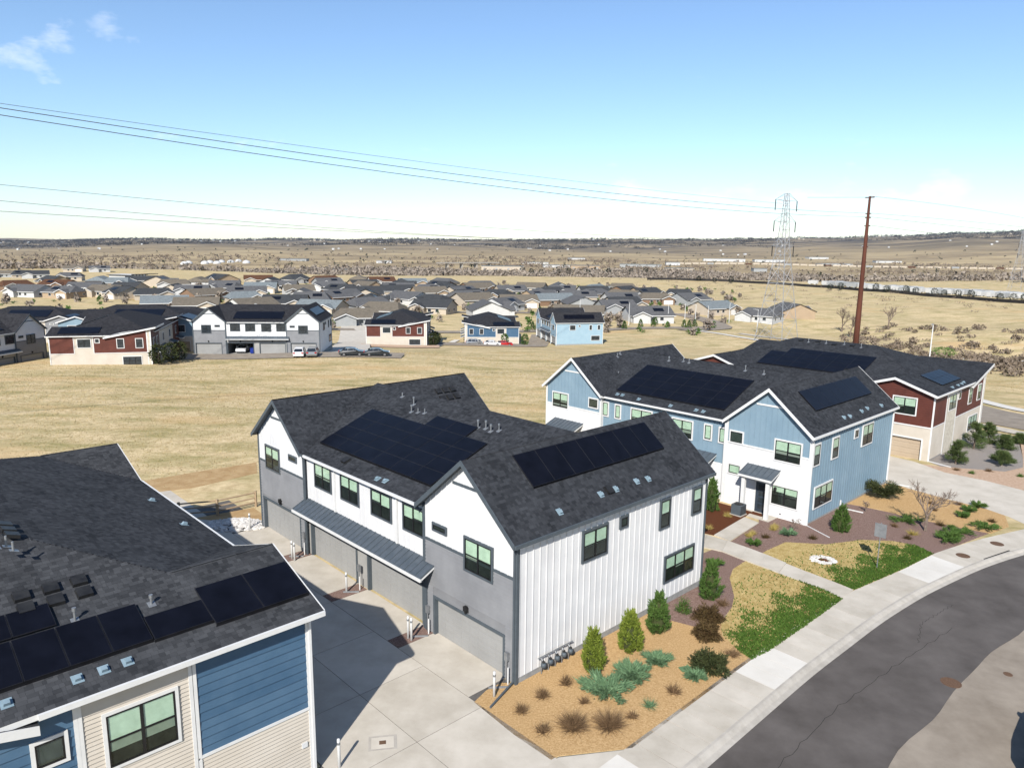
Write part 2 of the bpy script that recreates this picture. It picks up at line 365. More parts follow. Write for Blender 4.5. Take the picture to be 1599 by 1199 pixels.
def solar(par, pl, x, y, du, dv):
    key = (round(du, 3), round(dv, 3))
    if key not in PANEL:
        a, b = du/2-.008, dv/2-.008; mb = MB(); mb.box(-a, a, -b, b, .07, .105, 1); f = .018
        mb.box(-a+f, a-f, -b+f, b-f, .104, .108, 0)
        for sx in (-1, 1): mb.box(sx*a*.7-.02, sx*a*.7+.02, -b*.9, b*.9, -.02, .07, 1)
        PANEL[key] = mb.mesh('solar_panel', ['solar_cell', 'solar_frame'])
    o = link('solar_panel', PANEL[key], par); o.matrix_basis = pl.M(x, y); return o
def array(par, pl, c00, nu, nv, du, dv, skip=()):
    """grid of panels; c00 = (x, y) of the lower corner with smallest u; du runs along u, dv up the slope"""
    o = pl.pt(*c00)
    for i in range(nu):
        for j in range(nv):
            if (i, j) in skip: continue
            q = o+pl.u*(du*(i+.5))+pl.v*(dv*(j+.5)); solar(par, pl, q.x, q.y, du, dv)
    k = MB(); p0 = o-pl.v*.03; p1 = p0+pl.u*(du*nu)
    k.add([p0+pl.n*.0, p1+pl.n*.0, p1+pl.n*.1, p0+pl.n*.1], [(0, 1, 2, 3)]); k.build('array_skirt', 'solar_frame', par)
VENT = {}
def vent(par, pl, x, y, kind):
    if kind not in VENT:
        mb = MB()
        if kind == 'pipe': mb.box(-.11, .11, -.14, .11, .014, .02, 0); mb.tube((0, 0, 0), (0, .0, .01), .09, .06, 8, 0); MATS_ = ['galv']
        if kind == 'box': mb.box(-.22, .22, -.2, .24, .02, .03, 0); mb.box(-.2, .2, -.2, .2, .03, .13, 0); MATS_ = ['black_metal']
        if kind == 'hood': mb.box(-.14, .14, -.17, .15, .014, .02, 0); mb.add([(-.08,-.10,.02),(.08,-.10,.02),(.08,.10,.02),(-.08,.10,.02),(-.07,-.11,.12),(.07,-.11,.12),(.07,.04,.13),(-.07,.04,.13)], [(4,5,6,7),(0,1,5,4),(1,2,6,5),(2,3,7,6),(3,0,4,7)], 0); MATS_ = ['blue_flash']
        VENT[kind] = mb.mesh('roof_vent', MATS_)
    o = link('roof_vent', VENT[kind], par); o.matrix_basis = pl.M(x, y)
    if kind == 'pipe':
        p = pl.pt(x, y); h = random.uniform(.22, .4); q = MB().tube(p, p+Vector((0, 0, h)), .035, .035, 8)
        if random.random() < .4: q.tube(p+Vector((0, 0, h-.02)), p+Vector((0, 0, h+.08)), .06, .06, 8)
        q.build('vent_pipe', 'galv', par)
    return o
def edge_board(par, pts, h, t, m, name='fascia', drop=0.0):
    """board of height h hanging under a roof edge polyline; t = outward vector"""
    mb = MB(); t = Vector(t)
    for a, b in zip(pts[:-1], pts[1:]):
        a = Vector(a)-Vector((0, 0, drop)); b = Vector(b)-Vector((0, 0, drop)); d = Vector((0, 0, h))
        mb.add([a, b, b-d, a-d, a+t, b+t, b+t-d, a+t-d], [(0, 1, 2, 3), (7, 6, 5, 4), (0, 4, 5, 1), (1, 5, 6, 2), (2, 6, 7, 3), (3, 7, 4, 0)])
    return mb.build(name, m, par)

# ------------------------------------------------------------------ gabled townhouse
def gabled(name, label, ox, oy, oz, rz, L, w, w3, D, C, near=True, m=.15, group=None, front='garage', ze=6.085, k=.83, wins_front=(), wins_mid=(), wins_side=(), gar=(), band=4.48, opened=None, arrays=True):
    root = empty(name, (ox, oy, oz), rz, label=label, cat='townhouse', group=group)
    os_, of = .22, .36; xr, xl = -w/2, -L+w3/2; zr = ze+k*(w/2+os_); zl = ze+k*(w3/2+os_); zb = -.9; t = .15
    upper, lower, trim, mid_low = C['upper'], C['lower'], C['trim'], C.get('mid_low', C['lower'])
    F0 = Fac('y', 0, -1); FM = Fac('y', m, -1); FS = Fac('x', 0, 1); FB = Fac('y', D, 1); FL = Fac('x', -L, -1)
    tR = lambda a: zr-k*abs(a-xr)-t; tL = lambda a: zl-k*abs(a-xl)-t; zm0 = ze-.08; k2 = (zr-zm0)/(D/2+.3-m); tM = lambda a: zm0+k2*.3-t
    flat = lambda a: ze-.02
    opsR = [g for g in gar if g[1] > -w-.1]; opsL = [g for g in gar if g[0] < -L+w3+.1]; opsM = [g for g in gar if g not in opsR and g not in opsL]
    wR = wall(root, F0, -w, 0, zb, tR, lower, opsR, [xr]); wL = wall(root, F0, -L, -L+w3, zb, tL, lower, opsL, [xl]); wM = wall(root, FM, -L+w3, -w, zb, tM, mid_low, opsM)
    wS = wall(root, FS, 0, D, zb, flat, upper); wall(root, FL, 0, D, zb, flat, upper); wall(root, FB, -w, 0, zb, tR, upper, (), [xr]); wall(root, FB, -L, -L+w3, zb, tL, upper, (), [xl])
    wall(root, Fac('y', D-m, 1), -L+w3, -w, zb, tM, upper); wall(root, Fac('x', -w, -1), 0, m+.01, zb, lambda a: ze-.3, lower); wall(root, Fac('x', -L+w3, 1), 0, m+.01, zb, lambda a: ze-.3, lower)
    # garage rooms behind the doors
    if opened is not None:
        g = gar[opened]; Fg = FM if g in opsM else F0; c = Fg.c; mb = MB()
        mb.box(g[0]-.3, g[1]+.3, c+.01, c+6, -.02, 0.0); mb.poly([(g[0]-.3, c+6, 0), (g[1]+.3, c+6, 0), (g[1]+.3, c+6, 2.6), (g[0]-.3, c+6, 2.6)]); mb.poly([(g[0]-.3, c+.01, 0), (g[0]-.3, c+6, 0), (g[0]-.3, c+6, 2.6), (g[0]-.3, c+.01, 2.6)]); mb.poly([(g[1]+.3, c+.01, 0), (g[1]+.3, c+6, 0), (g[1]+.3, c+6, 2.6), (g[1]+.3, c+.01, 2.6)]); mb.poly([(g[0]-.3, c+.01, 2.6), (g[1]+.3, c+.01, 2.6), (g[1]+.3, c+6, 2.6), (g[0]-.3, c+6, 2.6)])
        mb.build('garage_room', 'warm_grey', root)
    mb = MB()
    for (a0, a1, F) in ((-w, 0, F0), (-L, -L+w3, F0)): F.box(mb, a0, a1, .001, .012, zb, .02) if not gar else None
    FS.box(mb, .0, D, .001, .014, zb, .16)
    mb.build('foundation', 'foundation', root)
    for i, g in enumerate(gar): garage(root, FM if g in opsM else F0, *g[:2], g[3], g[2], trim, C.get('door', 'door_grey'), far=not near, opened=(i == opened))
    B_ = lambda W: [(a, b, c, d) for a, b, c, d, *_ in W]
    # upper cladding
    gabW = [(-w, 0, tR, xr, wR, B_(wins_front)), (-L, -L+w3, tL, xl, wL, B_(wins_front))]
    for a0, a1, tp, xc, wl, ops in gabW:
        panel(wl, F0, a0, a1, band, tp, upper, .006, [xc]); sb = MB(); F0.box(sb, a0, a1, .0, .05, band-.06, band+.06); sb.build('band_board', trim, root)
        hb = MB(); F0.box(hb, xc-.95, xc+.95, .01, .045, tp(xc)-1.12, tp(xc)-1.0); hb.build('band_board', trim, root)
        for a, s in ((a0, 1), (a1, -1)): cb = MB(); F0.box(cb, a-(.06 if s > 0 else .0), a+(.0 if s > 0 else .06), -.08, .05, zb, tp(a+s*.05)); F0.box(cb, a, a+s*.11, .0, .048, zb, tp(a+s*.05)-.02); cb.build('corner_board', trim, root)
        if near:
            battens(wl, F0, a0+.12, a1-.12, band+.06, tp, .4, upper, ops)
            lap(wl, F0, a0+.11, a1-.11, 2.3 if gar else .05, lambda a: band-.06, .17, lower)
            if gar: lap(wl, F0, a0+.11, [g for g in gar if a0-.1 < g[0] < a1][0][0]-.12, .0, lambda a: 2.3, .17, lower); lap(wl, F0, [g for g in gar if a0-.1 < g[0] < a1][0][1]+.12, a1-.11, .0, lambda a: 2.3, .17, lower)
    zmid = 3.35 if gar else 2.75
    panel(wM, FM, -L+w3, -w, zmid, tM, upper, .006)
    if near:
        battens(wM, FM, -L+w3+.1, -w-.1, zmid, tM, .4, upper, B_(wins_mid))
        if not gar: lap(wM, FM, -L+w3+.02, -w-.02, .05, lambda a: zmid-.03, .17, lower)
        battens(wS, FS, .12, D-.12, .18, flat, .4, upper, B_(wins_side))
    for W, F in ((wins_front, F0), (wins_mid, FM), (wins_side, FS)):
        for a0, a1, z0, z1, *q in W:
            q = q[0] if q else {}; window(root, F, a0, a1, z0, z1, trim=C.get('wtrim', trim), far=not near, **q)
    for y in (0, D):
        cb = MB(); FS.box(cb, y-(0 if y == 0 else .11), y+(.11 if y == 0 else 0), .0, .05, zb, ze-.05); cb.build('corner_board', trim, root)
    # roof: two wings with their ridge in depth, a middle with its ridge along the front
    roof = MB(); yr = D/2; y0 = m-.3; PRr = Plane((os_, 0, ze), -k, 0); PRl = Plane((-w-os_, 0, ze), k, 0); PLl = Plane((-L-os_, 0, zl-k*(w3/2+os_)), k, 0); PLr = Plane((-L+w3+os_, 0, zl-k*(w3/2+os_)), -k, 0)
    PMf = Plane((0, y0, zm0), 0, k2); PMb = Plane((0, D-y0, zm0), 0, -k2)
    vx = -w-os_+(zm0-ze)/k; xv = xr; vxl = -L+w3+os_-(zm0-ze)/k
    yv = lambda zt: y0+(zt-zm0)/k2
    polR = [(xr, -of), (os_, -of), (os_, D+of), (xr, D+of)]
    polRl = [(xr, -of), (-w-os_, -of), (vx, y0), (xr, yr), (vx, D-y0), (-w-os_, D+of), (xr, D+of)]
    yl = min(yv(zl), yr)
    polL = [(xl, -of), (-L-os_, -of), (-L-os_, D+of), (xl, D+of)]
    polLr = [(xl, -of), (-L+w3+os_, -of), (vxl, y0), (xl, yl), (xl, D-yl), (vxl, D-y0), (-L+w3+os_, D+of), (xl, D+of)]
    polMf = [(vx, y0), (xr, yr), (xl, yr), (xl, yl), (vxl, y0)]; polMb = [(vx, D-y0), (xr, yr), (xl, yr), (xl, D-yl), (vxl, D-y0)]
    secs = [(PRr, polR), (PRl, polRl), (PLl, polL), (PLr, polLr), (PMf, polMf), (PMb, polMb)]
    for pl, po in secs: roof.prism(po, pl.z, t, 0, 1)
    ro = roof.build('roof', ['roof_deck' if near else 'roof_far', trim], root)
    if near:
        for pl, po in secs: shingles(ro, pl, po)
    for (xc, zc, hw) in ((xr, zr, w/2+os_), (xl, zl, w3/2+os_)):
        for yy, tt in ((-of, -.035), (D+of, .035)):
            edge_board(root, [(xc-hw, yy, zc-k*hw), (xc, yy, zc), (xc+hw, yy, zc-k*hw)], .24, (0, tt, 0), trim, 'rake_board', -.02)
    edge_board(root, [(os_, -of, ze), (os_, D+of, ze)], .15, (.09, 0, 0), trim, 'gutter', .0)
    edge_board(root, [(-L-os_, -of, PLl.z(-L-os_, 0)), (-L-os_, D+of, PLl.z(-L-os_, 0))], .15, (-.09, 0, 0), trim, 'gutter')
    edge_board(root, [(vxl, y0, zm0), (vx, y0, zm0)], .13, (0, -.09, 0), C.get('gutter', trim), 'gutter')
    return dict(root=root, roof=ro, PRr=PRr, PMf=PMf, PLr=PLr, PLl=PLl, PRl=PRl, F0=F0, FM=FM, FS=FS, D=D, L=L, w=w, w3=w3, PMb=PMb)

# ------------------------------------------------------------------ low-pitched townhouse with a rising shed at the door side
def shed_house(name, label, ox, oy, oz, rz, C, L=24.4, D=15.0, ys=9.6, near=True, mir=1, group=None, wins_front=(), wins_side=(), gar=(), z0=5.85, k=.334, zones=(), ksh=.24):
    """garage facade on y=0, body towards +y (mir=1) or -y (mir=-1); end wall on x=0 facing +x"""
    root = empty(name, (ox, oy, oz), rz, label=label, cat='townhouse', group=group); e = .35; w = 6.36; xc = -w/2; zp = z0+k*(e-xc); zb = -.9; t = .16; Y = lambda y: mir*y
    trim = C['trim']; F0 = Fac('y', 0, -mir); FS = Fac('x', 0, 1); FB = Fac('y', Y(D), mir); FL = Fac('x', -L, -1); sh0 = z0-.3
    tF = lambda a: (z0+k*(e+min(-a, w+a)) if a > -w else (z0+k*(e+min(-(-L-a), a+L+0)) if a < -L+w else z0+k*e))-t
    def tFc(a):
        if a > -w: return z0+k*(e+min(-a, w+a))-t
        if a < -L+w: b = -L-a; return z0+k*(e+min(-b, w+b))-t
        return z0+k*e-t
    tS = lambda a: (z0-.04 if abs(a) < ys else sh0+ksh*(abs(a)-ys)-t)
    wall(root, F0, -L, 0, zb, tFc, C['lower'], gar, [xc, -w, -L+w, -L+w/2])
    wS = wall(root, FS, min(0, Y(D)), max(0, Y(D)), zb, tS, C['lower'], (), [Y(ys)])
    ztop = sh0+ksh*(D-ys)-t
    wall(root, FB, -w, 0, zb, lambda a: ztop, C['upper']); wall(root, FB, -L, -L+w, zb, lambda a: ztop, C['upper']); wall(root, FB, -L+w, -w, zb, lambda a: z0-.1, C['lower'])
    wall(root, FL, min(0, Y(D)), max(0, Y(D)), zb, tS, C['upper'], (), [Y(ys)])
    mb = MB(); FS.box(mb, 0, Y(D), .001, .012, zb, .12); mb.build('foundation', 'foundation', root)
    for g in gar: garage(root, F0, *g[:2], g[3], g[2], trim, C.get('door', 'door_tan'), far=not near)
    # front gable cladding
    band = 2.95
    for a0, a1 in ((-w, 0), (-L, -L+w)):
        panel(root, F0, a0, a1, band, tFc, C['upper'], .006, [(a0+a1)/2], 'siding_panel')
        if near: lap(root, F0, a0+.1, a1-.1, band+.05, tFc, .2, C['upper'])
        sb = MB(); F0.box(sb, a0, a1, 0, .05, band-.06, band+.06); sb.build('band_board', trim, root)
    for (kind, a0, a1, zz0, zz1, mname) in zones:
        lo, hi = min(Y(a0), Y(a1)), max(Y(a0), Y(a1)); tp = (lambda a, zz1=zz1: min(zz1, tS(a)))
        if kind == 'stone': panel(root, FS, lo, hi, zz0, tp, mname, .05, [Y(ys)], 'stone_panel')
        elif near and kind == 'plank': lap(wS, FS, lo, hi, zz0, tp, .285, mname, each=True)
        elif near: lap(wS, FS, lo, hi, zz0, tp, .19 if kind == 'lap' else .13, mname)
        else: panel(root, FS, lo, hi, zz0, tp, mname, .02, [Y(ys)])
        if zz0 > 1: piece('trim_board', FS, lo, hi, 0, .052, zz0-.05, zz0+.05, trim, root)
        piece('trim_board', FS, lo-.05, lo+.05, 0, .056, zz0, tp(lo)-.02, trim, root); piece('trim_board', FS, hi-.05, hi+.05, 0, .059, zz0, tp(hi)-.02, trim, root)
    for W, F in ((wins_front, F0), (wins_side, FS)):
        for a0, a1, zz0, zz1, *q in W:
            if F is FS: a0, a1 = min(Y(a0), Y(a1)), max(Y(a0), Y(a1))
            window(root, F, a0, a1, zz0, zz1, trim=trim, far=not near, **(q[0] if q else {}))
    for a in (0, Y(D)):
        s = 1 if a < Y(D)/2+.0 and mir > 0 or (a != 0 and mir < 0) else -1
        cb = MB(); FS.box(cb, a, a+s*.13, 0, .058, zb, tS(a+s*.05)-.02); cb.build('corner_board', trim, root)
    # roof planes
    yr = 8.0; hip = (xc-(yr-(-xc)), yr); G = lambda po: [(x, Y(y)) for x, y in po]
    PRr = Plane((e, 0, z0), -k, 0); PRl = Plane((-w-e, 0, z0), k, 0); PM = Plane((0, Y(-e), z0), 0, mir*k); zt = PM.z(0, Y(yr)); PB = Plane((0, Y(yr), zt), 0, -mir*k)
    PSh = Plane((0, Y(ys), sh0), 0, mir*ksh); hx = -(yr+e)+e
    PLl = Plane((-L-e, 0, z0), k, 0); PLr = Plane((-L+w+e, 0, z0), -k, 0)
    bh = min(D-1.0-yr, 6.0); polR = G([(xc, -e), (e, -e), (e, ys+1.0), (-.6, ys+2.2), (hx+bh, yr+bh), (hx, yr), (xc, -xc)]); polRl = G([(xc, -e), (-w-e, -e), (xc, -xc)])
    mi = lambda po: [(-L-x, y) for x, y in po]
    secs = [(PRr, polR), (PRl, polRl), (PLl, mi(polR)), (PLr, mi(polRl)),
            (PM, G([(-w-e, -e), (xc, -xc), (hx, yr), (-L-hx, yr), (-L-xc, -xc), (-L+w+e, -e)])),
            (PB, G([(hx, yr), (hx+bh, yr+bh), (hx+bh, D+e), (-L-hx-bh, D+e), (-L-hx-bh, yr+bh), (-L-hx, yr)])),
            (PSh, G([(e+.05, ys), (-w, ys), (-w, D+.9), (e+.05, D+.9)])), (PSh, G([(-L-e, ys), (-L+w, ys), (-L+w, D+.9), (-L-e, D+.9)]))]
    roof = MB()
    for pl, po in secs: roof.prism(po, pl.z, t, 0, 1)
    ro = roof.build('roof', ['roof_deck' if near else 'roof_far', trim], root)
    if near:
        for pl, po in secs: shingles(ro, pl, po, C.get('shingle', 'shingle'))
    for x0, x1 in ((-w-e, e), (-L-e, -L+w+e)):
        edge_board(root, [(x0, Y(-e), z0), ((x0+x1)/2, Y(-e), zp), (x1, Y(-e), z0)], .22, (0, -mir*.035, 0), trim, 'rake_board', -.015)
    edge_board(root, [(e, Y(-e), z0), (e, Y(ys), z0)], .15, (.09, 0, 0), trim, 'gutter'); edge_board(root, [(-w-e, Y(-e), z0), (-L+w+e, Y(-e), z0)], .14, (0, -mir*.09, 0), trim, 'gutter')
    edge_board(root, [(e+.05, Y(ys), sh0), (e+.05, Y(D+.9), PSh.z(0, Y(D+.9)))], .26, (.03, 0, 0), trim, 'rake_board', -.01)
    edge_board(root, [(e+.05, Y(D+.9), PSh.z(0, Y(D+.9))), (-w, Y(D+.9), PSh.z(0, Y(D+.9)))], .26, (0, mir*.03, 0), trim, 'fascia')
    return dict(root=root, roof=ro, PRr=PRr, PM=PM, PLl=PLl, F0=F0, FS=FS, PRl=PRl, PSh=PSh)
# ------------------------------------------------------------------ ground materials
def groundmat():
    m = bpy.data.materials.new('dry_grassland'); m.use_nodes = True; t = m.node_tree; N = t.nodes; K = t.links.new; b = N['Principled BSDF']; b.inputs['Roughness'].default_value = 1; b.inputs['Specular IOR Level'].default_value = .05
    g = N.new('ShaderNodeNewGeometry'); 
    def noise(sc, det=5, st=(1, 1, 1), rough=.6):
        mp = N.new('ShaderNodeMapping'); mp.inputs['Scale'].default_value = st; K(g.outputs['Position'], mp.inputs[0])
        n = N.new('ShaderNodeTexNoise'); n.inputs['Scale'].default_value = sc; n.inputs['Detail'].default_value = det; n.inputs['Roughness'].default_value = rough; K(mp.outputs[0], n.inputs['Vector']); return n.outputs[0]
    def ramp(x, a, b_): r = N.new('ShaderNodeMapRange'); r.inputs[1].default_value = a; r.inputs[2].default_value = b_; K(x, r.inputs[0]); return r.outputs[0]
    def mix(f, a, b_):
        x = N.new('ShaderNodeMixRGB'); K(f, x.inputs[0])
        for i, c in ((1, a), (2, b_)):
            if isinstance(c, tuple): x.inputs[i].default_value = (*c, 1)
            else: K(c, x.inputs[i])
        return x.outputs[0]
    straw = mix(ramp(noise(1.3, 8, rough=.75), .3, .7), (.315,.236,.125), (.59,.475,.295))
    straw = mix(ramp(noise(.11, 8, (1, 2.6, 1), .7), .44, .66), straw, (.235,.205,.09))
    straw = mix(ramp(noise(.045, 5, (1, 2.5, 1)), .55, .72), straw, (.43,.30,.155))
    brown = mix(ramp(noise(.012, 9, (1, 2.6, 1), .7), .38, .66), (.31,.24,.14), (.13,.10,.07))
    brown = mix(ramp(noise(.0016, 6, (1, 3, 1)), .45, .62), brown, (.37,.29,.17))
    far = mix(ramp(noise(.0011, 8, (1, 3.5, 1), .7), .42, .58), (.24,.19,.125), (.05,.047,.045))
    sx = N.new('ShaderNodeSeparateXYZ'); K(g.outputs['Position'], sx.inputs[0]); y = sx.outputs[1]
    c = mix(ramp(y, 760, 960), straw, brown); c = mix(ramp(y, 2400, 4600), c, far); K(c, b.inputs['Base Color'])
    bp = N.new('ShaderNodeBump'); bp.inputs['Strength'].default_value = .55; bp.inputs['Distance'].default_value = .12; K(noise(2.4, 8, rough=.75), bp.inputs['Height']); K(bp.outputs[0], b.inputs['Normal'])
    MATS['grassland'] = m
groundmat()
mat('concrete', (.46,.415,.345), (.66,.605,.525), rough=.9, scale=.8, detail=12, obj=.35, bump=.12, bscale=30, spec=.2)
mat('concrete_new', (.66,.625,.565), (.76,.725,.665), rough=.9, scale=.6, detail=6, spec=.2)
mat('concrete_curb', (.38,.35,.305), (.54,.50,.445), rough=.9, scale=2.0, detail=7, obj=.3, spec=.2)
mat('asphalt_new', (.082,.071,.064), (.140,.124,.114), rough=.85, scale=.5, detail=12, bump=.25, bscale=45, spec=.25)
mat('asphalt_old', (.25,.21,.168), (.36,.31,.252), rough=.92, scale=.7, detail=12, bump=.25, bscale=45, spec=.15)
mat('tan_mulch', (.40,.245,.105), (.68,.46,.235), rough=1, scale=14, detail=8, bump=.8, bscale=40, spec=.05)
mat('purple_gravel', (.130,.075,.060), (.36,.25,.212), rough=.95, scale=17, detail=8, bump=1, bscale=30, spec=.1)
mat('brown_mulch', (.075,.028,.014), (.17,.065,.032), rough=1, scale=16, detail=8, bump=.9, bscale=36, spec=.05)
mat('grey_gravel', (.20,.175,.155), (.40,.36,.33), rough=.95, scale=15, detail=8, bump=.9, bscale=30)
mat('pink_gravel', (.42,.27,.17), (.62,.46,.34), rough=.95, scale=5, detail=8, bump=.8, bscale=30)
mat('lawn_straw', (.36,.26,.09), (.56,.44,.20), rough=1, scale=3.0, detail=9, bump=.6, bscale=30, spec=.05)
mat('orange_dirt', (.38,.245,.12), (.52,.37,.20), rough=1, scale=1.2, detail=8, spec=.05)
mat('grass_green', (.028,.075,.010), (.10,.17,.028), rough=.8, scale=1.5, isl=.7, spec=.15)
mat('grass_straw', (.36,.265,.12), (.56,.44,.235), rough=.9, scale=.35, isl=.6, spec=.1)
mat('grass_olive', (.25,.21,.085), (.42,.34,.15), rough=.9, scale=.35, isl=.6, spec=.1)
mat('white_rock', (.42,.40,.38), (.78,.75,.71), rough=.9, scale=4, isl=.7)
mat('fence_wood', (.30,.21,.13), (.46,.35,.23), rough=.9, scale=6, obj=.4)
mat('dark', (.02,.019,.018), (.035,.033,.03), rough=.9)
mat('iron', (.11,.06,.035), (.17,.10,.06), rough=.8, scale=20)

# ------------------------------------------------------------------ terrain sheet
def terrain():
    rs = [0.5]
    while rs[-1] < 80: rs.append(rs[-1]+.7)
    while rs[-1] < 13000: rs.append(rs[-1]*1.027)
    na = 520; rs = np.array(rs); th = np.linspace(0, 2*np.pi, na, endpoint=False)
    X = np.outer(rs, np.cos(th)).ravel(); Y = np.outer(rs, np.sin(th)).ravel(); Z = T(X, Y)
    i = np.arange(len(rs)-1)[:, None]*na; j = np.arange(na)[None]; jn = (j+1) % na
    Fc = np.stack([i+j, i+na+j, i+na+jn, i+jn], -1).reshape(-1, 4)
    o = npmesh('ground', np.stack([X, Y, Z], -1), Fc, 'grassland', smooth=True); tag(o, kind='structure')
terrain()
def sheet(name, pts, m, off=.015, lab=None):
    o = MB().prism(pts, lambda x, y: float(pz(x))+off, .2, 0).build(name, m); return tag(o, kind='structure')
def resample(P, n):
    P = np.array(P, float); s = np.r_[0, np.cumsum(np.hypot(*np.diff(P, axis=0).T))]; q = np.linspace(0, s[-1], n)
    return np.stack([np.interp(q, s, P[:, 0]), np.interp(q, s, P[:, 1])], -1)
def offset(P, d):
    P = np.array(P, float); t = np.gradient(P, axis=0); t /= np.linalg.norm(t, axis=1, keepdims=True); return P+np.stack([-t[:, 1], t[:, 0]], -1)*d

# street, curb, sidewalk
CB = resample(CURB[1:-1], 70)
def smooth(P, k=3):
    Q = P.copy()
    for _ in range(k): Q[1:-1] = (Q[:-2]+2*Q[1:-1]+Q[2:])/4
    return Q
CB = smooth(CB); EDGE = offset(CB, -.52); SEAM = offset(CB, -4.9); FAR = offset(CB, -13.5); WIN = offset(CB, 1.92)
SEAM = SEAM+np.stack([.10*np.sin(np.arange(70)*1.1), .10*np.cos(np.arange(70)*.7)], -1)*np.linspace(1, 1, 70)[:, None]
def strip(name, A, B, zf, m):
    n = len(A); V = [(x, y, zf(x)) for x, y in A]+[(x, y, zf(x)) for x, y in B]; o = npmesh(name, V, [(i, n+i, n+i+1, i+1) for i in range(n-1)], m); return tag(o, kind='structure')
rz_ = lambda x: float(pz(x))-.135
strip('road', EDGE, SEAM, rz_, 'asphalt_new'); strip('road_old_lane', SEAM, FAR, lambda x: rz_(x)-.004, 'asphalt_old')
strip('sidewalk_base', CB, offset(CB, 1.9), lambda x: float(pz(x))-.0, 'asphalt_new')
walk = empty('sidewalk', (0, 0, 0), kind='structure'); curb = empty('curb', (0, 0, 0), kind='structure')
for i in range(69):
    a, b, c, d = CB[i], CB[i+1], WIN[i+1], WIN[i]
    if i % 1 == 0:
        u = (b-a)*.009; pts = [tuple(a+u), tuple(b-u), tuple(c-u), tuple(d+u)]
        mid = (a+c)/2; new = (10.3 < mid[0] < 12.2) or (22.6 < mid[0] < 25.6) or (3.2 < mid[0] < 4.6)
        MB().prism(pts, lambda x, y: float(pz(x))+.012, .25).build('sidewalk_slab', 'concrete_new' if new else 'concrete', walk)
    pr = [(0, .012), (.10, .010), (.20, -.03), (.30, -.10), (.52, -.128), (.52, -.3), (0, -.3)]; q = MB(); e = .004
    n0 = np.array([-(b-a)[1], (b-a)[0]]); n0 /= np.linalg.norm(n0); A0 = a+(b-a)*e; B0 = b-(b-a)*e
    k = len(pr); q.add([(*(A0-n0*s), float(pz(A0[0]))+z) for s, z in pr]+[(*(B0-n0*s), float(pz(B0[0]))+z) for s, z in pr], [(i_, (i_+1) % k, k+(i_+1) % k, k+i_) for i_ in range(k)]+[tuple(range(k))[::-1], tuple(range(k, 2*k))])
    q.build('curb_segment', 'concrete_curb', curb)
for P_ in ([(9,22.5),(13,26.4),(17,29.6),(21.5,33)], [(19,31.5),(20.2,33.4),(22.9,35.4)]):
    Q_ = resample(P_, 40)+np.stack([.05*np.sin(np.arange(40)*1.7), .06*np.sin(np.arange(40)*2.3+1)], -1); strip('crack_seal', offset(Q_, .010), offset(Q_, -.010), lambda x: rz_(x)+.004, 'dark')
# beds and lawns
sheet('mulch_bed', [(0.34,27.45),(6.54,33.57),(7.9,34.75),(7.64,33.01),(8.8,32.39),(10.18,32.72),(9.94,31.69),(10.19,30.65),(10.47,30.07),(10.69,29.64),(4.46,23.63),(1.77,23.13),(1.51,22.92),(0.22,24.23),(-1.35,26.15),(-0.9,26.95),(-0.3,27.5)], 'tan_mulch', .012)
sheet('gravel_bed', [(7.5,34.5),(7.64,33.01),(8.8,32.39),(10.21,32.91),(11.19,34.41),(11.66,35.64),(12.04,37.76),(12.57,38.93),(13.6,40.03),(12.25,41.73),(11.4,41.04),(9.9,37.2)], 'purple_gravel', .012)
sheet('lawn', [(13.6,40.03),(15.34,38.05),(16.79,36.49),(17.24,35.5),(14.06,32.52),(11.86,30.49),(10.66,29.59),(10.3,30.21),(9.95,31.56),(10.15,32.7),(11.19,34.41),(11.66,35.64),(12.04,37.76),(12.57,38.93)], 'lawn_straw', .010)
sheet('lawn', [(14.96,41.2),(16.35,39.1),(17.8,37.33),(18.3,36.55),(22.32,39.3),(25.36,41.59),(24.96,42.85),(23.91,43.5),(21.99,43.59),(19.4,42.76),(17.01,42.99),(15.28,41.54)], 'lawn_straw', .016)
sheet('gravel_bed', [(16.38,46.15),(13.5,42.82),(14.96,41.2),(17.01,42.8),(19.4,42.56),(21.99,43.39),(23.91,43.3),(24.96,42.65),(25.3,41.5),(30.97,45.14),(30.41,45.88),(29.22,46.62),(27.49,47.55),(26.48,48.57),(24.0,50.5),(19.3,46.1),(17,48)], 'purple_gravel', .010)
sheet('mulch_bed', [(23.9,50.4),(27.4,53.9),(29.5,55.95),(30.17,54.52),(31.96,51.86),(33.65,49.84),(34.18,48.48),(33.06,46.38),(31.02,45.06),(29.82,45.86),(28.41,46.86),(26.94,47.9),(25.9,49.2)], 'tan_mulch', .014)
sheet('mulch_bed', [(10.5,42.5),(12.27,44.2),(12.81,43.86),(15.73,47.14),(16.6,48.3),(12.4,52.4),(8.5,48)], 'brown_mulch', .012)
sheet('courtyard_bed', [(10.2,37.6),(11.4,41.04),(10.5,42.5),(8.5,48),(-2,58),(-4,54)], 'purple_gravel', .008)
sheet('mulch_bed', [(34.9,61.0),(35.78,58.48),(37.83,56.49),(39.34,54.11),(42.5,52),(49,60),(52,70),(50.4,71),(45.48,63.25),(43.54,60.4),(41.15,59.1),(38.2,59.76),(36.44,60.22)], 'pink_gravel', .012)
sheet('gravel_bed', [(36.1,61.8),(39.01,64.6),(46.6,72.7),(49.19,72.9),(50.2,71),(45.48,63.25),(43.54,60.4),(41.15,59.1),(38.2,59.76),(36.44,60.22)], 'grey_gravel', .016)
sheet('alley_apron', [(.22,24.15),(1.5,22.85),(1.8,23.06),(4.5,23.58),(5.4,22.9),(1,18.3),(-2.6,21.6)], 'concrete', .009)
pth = empty('path', (0, 0, 0), kind='structure')
